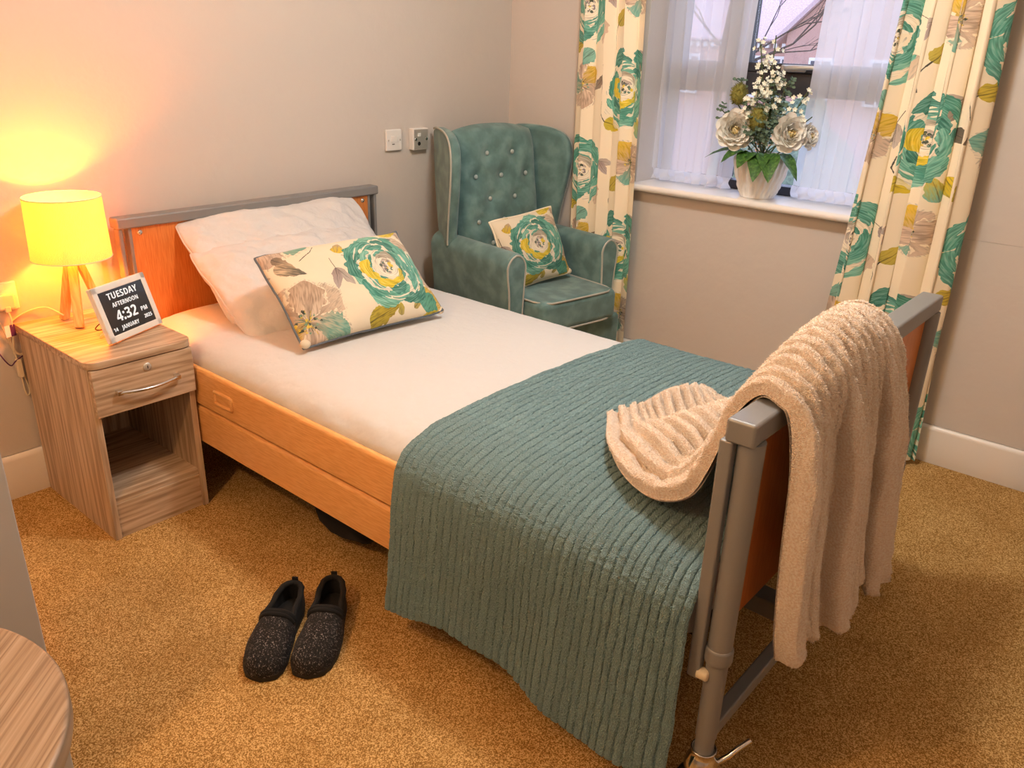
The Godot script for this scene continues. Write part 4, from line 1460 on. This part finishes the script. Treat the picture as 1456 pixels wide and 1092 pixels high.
func wall_plates() -> void:
	# switched spur
	var t := thing("wall_switch", "white switched plate on the wall left of the steel plate", "switch", V(-0.744, 1.014, 0.0))
	part(t, "plate", rb(V(0, 0, 0.007), V(0.086, 0.086, 0.014), 0.005, 3), M["white plastic"])
	part(t, "rocker", rb(V(-0.008, 0.004, 0.0145), V(0.02, 0.026, 0.005), 0.0015), M["white plastic"])
	part(t, "fuse_carrier", rb(V(0.018, 0.004, 0.0142), V(0.016, 0.026, 0.003), 0.0012), M["white plastic"])
	part(t, "indicator", rb(V(-0.006, -0.016, 0.0142), V(0.014, 0.003, 0.002), 0.0005, 1), M["dark hole"])
	for x in [-0.032, 0.032]:
		var b := MB.new()
		b.lathe([[0.001, 0.0012], [0.0035, 0.0008], [0.004, 0.0]], 12, Transform3D(Basis(Vector3.RIGHT, PI / 2), V(x, 0, 0.014)))
		part(t, "screw", b, M["brushed metal"])
	t = thing("wall_socket", "brushed steel outlet plate on a white box beside the armchair", "socket", V(-0.606, 1.012, 0.0))
	part(t, "back_box", rb(V(0, 0, 0.014), V(0.088, 0.088, 0.028), 0.003), M["white plastic"])
	part(t, "steel_plate", rb(V(0, 0, 0.029), V(0.08, 0.08, 0.002), 0.0008, 1), M["brushed metal"], "brushed steel plate")
	var b2 := MB.new()
	b2.lathe([[0.001, 0.001], [0.008, 0.001], [0.0085, 0.0]], 18, Transform3D(Basis(Vector3.RIGHT, PI / 2), V(-0.012, -0.018, 0.03)))
	part(t, "jack_hole", b2, M["dark hole"], "round black jack hole")
	part(t, "button", rb(V(-0.012, 0.018, 0.031), V(0.016, 0.014, 0.004), 0.001), M["white plastic"])
	for x in [-0.031, 0.031]:
		b2 = MB.new()
		b2.lathe([[0.001, 0.002], [0.006, 0.0015], [0.007, 0.0]], 14, Transform3D(Basis(Vector3.RIGHT, PI / 2), V(x, 0.0, 0.03)))
		part(t, "screw", b2, M["chrome"])
	# the double socket by the cabinet, with its plugs
	t = thing("double_socket", "white double socket on the wall left of the lamp", "socket", V(-2.338, 0.652, 0.0))
	part(t, "plate", rb(V(0, 0, 0.006), V(0.146, 0.086, 0.012), 0.004, 3), M["white plastic"])
	for x in [-0.03, 0.03]:
		part(t, "rocker", rb(V(x, 0.028, 0.0125), V(0.016, 0.014, 0.004), 0.001), M["white plastic"])
	for q in [[-2.375, "white plug in the left half of the double socket"], [-2.305, "white plug in the right half of the double socket"]]:
		var b := MB.new()
		b.rbox(V(0, 0, 0.022), V(0.05, 0.05, 0.02), 0.008, 3)
		b.rbox(V(0, -0.022, 0.026), V(0.018, 0.02, 0.014), 0.004)
		var p := single("mains_plug", q[1], "plug", b, M["cream plastic"], "plugs in the double socket")
		p.position = V(q[0], 0.64, 0.0)
	var c := smooth([V(-2.305, 0.615, 0.027), V(-2.303, 0.58, 0.03), V(-2.307, 0.53, 0.028), V(-2.31, 0.49, 0.025), V(-2.295, 0.47, 0.02), V(-2.27, 0.465, 0.006)], 6)
	single("plug_cable", "cream cable looping down from the right plug behind the cabinet", "cable", tb(c, 0.0032, 8), M["cream plastic"])
	c = smooth([V(-2.375, 0.615, 0.027), V(-2.37, 0.54, 0.035), V(-2.35, 0.48, 0.035), V(-2.33, 0.445, 0.03), V(-2.31, 0.452, 0.02), V(-2.27, 0.468, 0.009)], 6)
	single("dark_cable", "thin dark red cable drooping from the left plug", "cable", tb(c, 0.002, 6), M["purple print"])
	t = thing("cable_tag", "small white and purple tag hanging on the plug cable", "tag", V(-2.312, 0.553, 0.034), 0.2)
	part(t, "white_half", rb(V(-0.008, 0, 0), V(0.016, 0.036, 0.001), 0.0004, 1), M["white plastic"])
	part(t, "purple_half", rb(V(0.008, 0, 0), V(0.016, 0.036, 0.001), 0.0004, 1), M["purple print"])


# ---------- flowers ----------
func petal_into(b: MB, base: Vector3, dir: Vector3, up: Vector3, ln: float, wd: float, cup: float, curl: float, n := 5) -> void:
	var side := dir.cross(up).normalized()
	var pts := PackedVector3Array()
	for j in n:
		var s := j / float(n - 1)
		var half := wd / 2 * pow(sin(PI * clampf(0.08 + 0.78 * s, 0, 1)), 0.6)
		var c := base + dir * ln * s + up * (curl * s * s * ln)
		for i in n:
			var u := lerpf(-1, 1, i / float(n - 1))
			pts.append(c + side * half * u + up * cup * wd * u * u * 0.5 + dir * (-0.1 * ln * u * u * s))
	b.grid(pts, n, n)


func peony(label: String, at: Vector3, face: Vector3, R: float) -> void:
	var t := thing("peony", label, "flower", at, 0, "flowers in the white vase")
	var f := face.normalized()
	var a := f.cross(Vector3.UP).normalized()
	var c := a.cross(f).normalized()
	var outer := MB.new()
	var heart := MB.new()
	for ring in [[10, 0.1, 0.98, 0.85, 0.2], [10, 0.4, 0.93, 0.8, 0.3], [11, 0.7, 0.85, 0.68, 0.4], [11, 0.95, 0.72, 0.45, 0.45], [10, 1.15, 0.6, 0.36, 0.5], [8, 1.35, 0.5, 0.3, 0.5]]:
		for k in ring[0]:
			var an: float = TAU * (k + rng.randf_range(-0.25, 0.25)) / ring[0] + ring[1] * 3.0
			var rad := a * cos(an) + c * sin(an)
			var lift: float = ring[1] + rng.randf_range(-0.12, 0.12)
			var d := (rad * cos(lift) + f * sin(lift)).normalized()
			var upv := (f * cos(lift) - rad * sin(lift)).normalized()
			petal_into(heart if ring[2] < 0.7 else outer, rad * R * 0.08, d, upv, R * ring[2] * rng.randf_range(0.88, 1.05), R * ring[3], ring[4], 0.25)
	for k in 40:
		var an := rng.randf() * TAU
		var d := (f + (a * cos(an) + c * sin(an)) * rng.randf_range(0.0, 0.5)).normalized()
		heart.tube(PackedVector3Array([f * R * 0.2, f * R * 0.2 + d * R * rng.randf_range(0.25, 0.42)]), [R * 0.02, R * 0.03], 4)
	part(t, "outer_petals", outer, M["peony white"])
	part(t, "heart", heart, M["peony heart"], "creamy yellow heart")
	var st := MB.new()
	var foot := V(0.06, 0.98, 1.275) - at
	st.tube(PackedVector3Array(smooth([Vector3.ZERO, foot * 0.5 + V(0, 0.01, 0), foot], 5)), 0.003, 6)
	part(t, "stem", st, M["stem green"])


func teasel(label: String, at: Vector3, r: float, h: float) -> void:
	var t := thing("teasel", label, "flower", at, 0, "flowers in the white vase")
	var b := MB.new()
	b.ball(Vector3.ZERO, V(r * 0.85, h * 0.9, r * 0.85), 14, 10)
	for k in 420:
		var y := rng.randf_range(-0.95, 0.98)
		var a := rng.randf() * TAU
		var q := sqrt(1 - y * y)
		var p := V(q * cos(a) * r * 0.8, y * h * 0.85, q * sin(a) * r * 0.8)
		var d := (V(q * cos(a), y * 0.7 + 0.25, q * sin(a))).normalized()
		b.tube(PackedVector3Array([p, p + d * r * 0.3]), [0.0012, 0.0004], 3, false, Transform3D(), false)
	part(t, "seed_head", b, M["teasel"], "bristly olive seed head")
	var st := MB.new()
	var foot := V(0.06, 0.98, 1.275) - at
	st.tube(PackedVector3Array(smooth([V(0, -h * 0.8, 0), foot * 0.5 + V(0, 0.01, 0), foot], 5)), 0.0028, 6)
	part(t, "stem", st, M["stem green"])


func leaf_shape(base: Vector3, dir: Vector3, ln: float, wd: float, droop: float) -> MB:
	var b := MB.new()
	var side := dir.cross(Vector3.UP).normalized()
	var up := side.cross(dir).normalized()
	var pts := PackedVector3Array()
	for j in 11:
		var s := j / 10.0
		var half := wd / 2 * pow(sin(PI * pow(clampf(s, 0.01, 0.995), 0.75)), 0.85)
		for i in 7:
			var u := lerpf(-1, 1, i / 6.0)
			pts.append(base + dir * ln * s + Vector3.DOWN * droop * s * s * ln + side * half * u + up * (absf(u) * half * 0.35 + 0.0015 * sin(s * 26.0) * absf(u)))
	b.grid(pts, 7, 11)
	return b


func spray(label: String, called: String, at: Vector3, tip: Vector3, count: int, spread: float, petals: Material, leafy: bool) -> void:
	var t := thing(called, label, "flower" if not leafy else "foliage", at, 0, "flowers in the white vase")
	var st := MB.new()
	var bl := MB.new()
	var d := tip - at
	var main := smooth([Vector3.ZERO, d * 0.5 + V(rng.randf_range(-1, 1), 0, rng.randf_range(-1, 1)) * spread * 0.3, d], 6)
	st.tube(PackedVector3Array(main), 0.0022, 5)
	for k in count:
		var s := rng.randf_range(0.45, 1.0)
		var p: Vector3 = main[int(s * (main.size() - 1))]
		var o := V(rng.randf_range(-1, 1), rng.randf_range(-0.4, 0.9), rng.randf_range(-1, 1)).normalized() * spread * rng.randf_range(0.35, 1.0)
		var q := p + o
		st.tube(PackedVector3Array([p, p + o * 0.5 + V(0, -0.002, 0), q]), 0.0009, 4, false, Transform3D(), false)
		var f := (o + V(-0.03, 0.01, 0.02)).normalized()
		var a := f.cross(V(0.3, 1, 0.2)).normalized()
		var c := a.cross(f)
		if leafy:
			for m in 2:
				petal_into(bl, q, (a * (1 if m else -1) + f * 0.4).normalized(), f, 0.013, 0.011, 0.2, 0.1, 4)
		else:
			for m in 5:
				var an := TAU * m / 5
				var r2 := a * cos(an) + c * sin(an)
				petal_into(bl, q, (r2 + f * 0.35).normalized(), f, 0.0105, 0.008, 0.3, 0.2, 3)
	part(t, "stem", st, M["stem green"])
	part(t, "leaves" if leafy else "blossoms", bl, petals)


func flowers() -> void:
	var c := V(0.06, 0.863, 1.275)
	var t := thing("vase", "white ceramic vase with twisted flutes on the window sill", "vase", c)
	var b := MB.new()
	var pts := PackedVector3Array()
	var n := 120
	var prof := [[0.0, 0.066], [0.03, 0.068], [0.3, 0.083], [0.6, 0.099], [0.85, 0.106], [1.0, 0.1]]
	for j in 26:
		var s := j / 25.0
		var r := at_table(prof, s)
		for i in n:
			var a := TAU * i / n
			var tw := a * 24.0 + s * 6.0 + 1.2 * sin(s * 4.0)
			var rr := r + 0.005 * (absf(fposmod(tw / TAU, 1.0) * 2 - 1) * 2 - 1) * smoothstep(0.0, 0.12, s) * smoothstep(1.0, 0.93, s)
			pts.append(V(cos(a) * rr, s * 0.165, sin(a) * rr))
	for q in [[0.097, 0.167], [0.094, 0.163], [0.088, 0.12], [0.07, 0.03]]:
		for i in n:
			var a := TAU * i / n
			pts.append(V(cos(a) * q[0], q[1], sin(a) * q[0]))
	b.grid(pts, n, 30, Transform3D(), true)
	b.fan(pts.slice(0, n), Vector3.ZERO)
	b.fan(pts.slice(29 * n), V(0, 0.03, 0))
	part(t, "body", b, M["ceramic"])
	var see := V(-0.75, 0.12, 0.62)
	peony("cream peony on the left of the vase, facing the room", V(-0.005, 1.113, 1.175), V(-0.8, 0.15, 0.4), 0.078)
	peony("cream peony on the right of the vase, facing the room", V(0.03, 1.115, 1.372), V(-0.7, 0.15, 0.8), 0.074)
	peony("cream peony half hidden at the far right of the bouquet", V(0.1, 1.105, 1.42), V(-0.3, 0.2, 0.9), 0.05)
	teasel("olive teasel head high on the left of the bouquet", V(0.03, 1.245, 1.155), 0.034, 0.044)
	teasel("olive teasel head in the middle between the two peonies", V(-0.01, 1.16, 1.265), 0.036, 0.045)
	var lv := [["long dark leaf drooping farthest left over the vase rim", V(-0.5, 0.2, -0.9), 0.15, 0.06, 0.4, -0.07], ["broad green leaf just right of the drooping one", V(-0.8, 0.1, -0.5), 0.11, 0.08, 0.45, -0.05], ["green leaf under the left peony", V(-0.95, 0.0, -0.1), 0.1, 0.08, 0.5, -0.02], ["broad glossy leaf hanging over the front of the vase", V(-1.0, -0.1, 0.3), 0.11, 0.085, 0.75, 0.0], ["broad glossy leaf right of the front one", V(-0.9, -0.05, 0.6), 0.115, 0.09, 0.75, 0.04], ["green leaf pointing right under the right peony", V(-0.4, 0.0, 1.0), 0.12, 0.07, 0.7, 0.07]]
	for q in lv:
		var p: Vector3 = c + V(0, 0.172, 0) + V(q[1].x, 0, q[1].z).normalized() * 0.075
		var o := single("large_leaf", q[0], "leaf", leaf_shape(V(0, 0, 0), q[1].normalized(), q[2], q[3], q[4]), M["leaf green"], "large leaves round the vase rim")
		o.position = p
	var foot := c + V(0, 0.16, 0)
	var w: Material = M["blossom white"]
	spray("tall white blossom spray at the top of the bouquet", "blossom_spray", foot, V(0.05, 1.44, 1.205), 42, 0.035, w, false)
	spray("white blossom cluster above the middle teasel", "blossom_spray", foot, V(0.0, 1.27, 1.245), 60, 0.05, w, false)
	spray("white blossom spray leaning right under the window handle", "blossom_spray", foot, V(0.02, 1.33, 1.3), 46, 0.04, w, false)
	spray("loose white blossom sprig sticking out on the right", "blossom_spray", foot, V(0.05, 1.27, 1.42), 18, 0.04, w, false)
	spray("white blossom sprig low between the peonies and the right sheer", "blossom_spray", foot, V(0.08, 1.18, 1.44), 26, 0.035, w, false)
	spray("thin white sprig poking out farthest at the top", "blossom_spray", foot, V(0.06, 1.46, 1.26), 14, 0.03, w, false)
	spray("grey green eucalyptus sprig on the upper left", "eucalyptus_sprig", foot, V(0.06, 1.3, 1.14), 34, 0.035, M["eucalyptus"], true)
	spray("grey green eucalyptus sprig on the lower left", "eucalyptus_sprig", foot, V(0.0, 1.19, 1.1), 30, 0.035, M["eucalyptus"], true)
	spray("grey green eucalyptus sprig on the right", "eucalyptus_sprig", foot, V(0.04, 1.3, 1.34), 46, 0.05, M["eucalyptus"], true)
	spray("grey green eucalyptus in the middle of the bouquet", "eucalyptus_sprig", foot, V(0.03, 1.22, 1.29), 110, 0.075, M["eucalyptus"], true)

	spray("grey green eucalyptus low over the front of the vase", "eucalyptus_sprig", foot, V(-0.02, 1.13, 1.27), 80, 0.07, M["eucalyptus"], true)


# ---------- outside ----------
func outside() -> void:
	struct("ground", "grey tarmac yard outside below the window", rb(V(25, -3.1, -5), V(48, 0.2, 60), 0.01, 1), M["tarmac"])
	var t := thing("brick_house", "red brick house with a tiled roof seen through the window gap", "house", V(24, -3, -8))
	# main range parallel to our wall: eaves at 1.9, ridge behind
	wpart(t, "wall", rb(V(26.2, -0.5, -10), V(4, 5.0, 16), 0.01, 1), M["brick"])
	var roof := MB.new()
	roof.extr(PackedVector2Array([Vector2(23.9, 1.85), Vector2(27.2, 5.0), Vector2(30.5, 1.85), Vector2(30.4, 1.75), Vector2(24.0, 1.75)]), -18.4, -2.0, 0.02)
	wpart(t, "roof", roof, M["roof tile"])
	# gabled bay to the right
	var bay := MB.new()
	bay.extr(PackedVector2Array([Vector2(-8.6, -3), Vector2(-8.6, 2.0), Vector2(-6.2, 4.3), Vector2(-3.8, 2.0), Vector2(-3.8, -3)]), -25.6, -22.9, 0.01, Transform3D(Basis(V(0, 0, 1), V(0, 1, 0), V(-1, 0, 0)), Vector3.ZERO), 1)
	wpart(t, "gable_wall", bay, M["brick"])
	for q in [[Vector2(-8.9, 1.72), Vector2(-6.2, 4.35)], [Vector2(-3.5, 1.72), Vector2(-6.2, 4.35)]]:
		var v := MB.new()
		v.extr(PackedVector2Array([q[0], q[1], q[1] + Vector2(0, 0.2), q[0] + Vector2(0, 0.2)]), -27.0, -22.75, 0.01, Transform3D(Basis(V(0, 0, 1), V(0, 1, 0), V(-1, 0, 0)), Vector3.ZERO), 1)
		wpart(t, "gable_roof", v, M["roof tile"])
	for z in range(0, 30):
		wpart(t, "dentil", rb(V(24.1, 1.66, -17.0 + z * 0.28), V(0.14, 0.14, 0.12), 0.005, 1), M["white gloss"])
	for q in [[24.15, -10.3], [24.15, -9.2], [24.15, -12.5], [22.85, -7.4], [22.85, -5.6]]:
		var f := wpart(t, "window_frame", rb(V(q[0], 0.7, q[1]), V(0.1, 1.3, 0.75), 0.02, 1), M["white gloss"])
		wpart(f, "pane", rb(V(q[0] - 0.05, 0.7, q[1] - 0.165), V(0.02, 1.12, 0.26), 0.003, 1), M["pane dark"])
		wpart(f, "pane", rb(V(q[0] - 0.05, 0.7, q[1] + 0.165), V(0.02, 1.12, 0.26), 0.003, 1), M["pane dark"])
	# bare tree
	var tree := thing("bare_tree", "bare winter tree standing before the brick house", "tree", V(15, -3, -6.6))
	var tk := MB.new()
	var br := MB.new()
	tk.tube(PackedVector3Array(smooth([V(0, 0, 0), V(0.1, 1.5, 0.1), V(0, 3.2, 0), V(0.15, 4.6, -0.1), V(0.1, 6.4, 0.1)], 5)), [0.2, 0.19, 0.18, 0.17, 0.16, 0.15, 0.14, 0.13, 0.12, 0.11, 0.1, 0.09, 0.08, 0.075, 0.07, 0.06, 0.05, 0.045, 0.04, 0.035, 0.03], 8)
	grow(br, V(0, 3.6, 0), V(0.2, 0.7, 1.0), 1.8, 0.06, 4)
	grow(br, V(0.1, 4.4, 0), V(0.1, 0.8, -0.9), 1.7, 0.055, 4)
	grow(br, V(0.1, 4.8, 0), V(-0.6, 0.8, 0.6), 1.6, 0.05, 4)
	grow(br, V(0.1, 5.2, 0), V(0.4, 1.0, 0.8), 1.6, 0.045, 4)
	grow(br, V(0.1, 4.0, 0), V(-0.2, 0.5, 0.9), 1.7, 0.05, 4)
	part(tree, "trunk", tk, M["bark"])
	part(tree, "branches", br, M["bark"])
	for q in [[V(10.5, -1.3, -3.0), V(1.4, 2.0, 1.3), "dark green shrub below the window on the left"], [V(10.5, -2.0, 0.6), V(1.4, 1.4, 1.2), "dark green shrub below the window on the right"], [V(15.5, -1.3, -1.6), V(1.6, 2.2, 1.6), "taller green shrub farther back beyond the yard"], [V(11.5, -1.6, -7.5), V(1.3, 1.7, 1.4), "green shrub in the yard left of the bare tree"]]:
		var b := MB.new()
		b.ball(Vector3.ZERO, q[1], 28, 16)
		var nz := FastNoiseLite.new()
		nz.frequency = 1.0
		for k in b.v.size():
			b.v[k] *= 1.0 + 0.22 * nz.get_noise_3dv(b.v[k] * 2.2) + 0.12 * nz.get_noise_3dv(b.v[k] * 6.0)
		var o := single("shrub", q[2], "shrub", b, M["hedge leaf"], "shrubs outside the window")
		o.position = q[0]


func grow(b: MB, p: Vector3, d: Vector3, ln: float, r: float, depth: int) -> void:
	d = d.normalized()
	var q := p + d * ln * 0.5 + V(rng.randf_range(-1, 1), rng.randf_range(-0.5, 1), rng.randf_range(-1, 1)) * ln * 0.08
	var e := p + d * ln
	b.tube(PackedVector3Array([p, q, e]), [r * 0.6, r * 0.5, r * 0.35], 5, false, Transform3D(), false)
	if depth == 0:
		return
	for k in 3:
		var nd := (d + V(rng.randf_range(-1, 1), rng.randf_range(-0.4, 0.9), rng.randf_range(-1, 1)) * 0.75).normalized()
		grow(b, e if k < 2 else q, nd, ln * rng.randf_range(0.5, 0.75), r * 0.55, depth - 1)
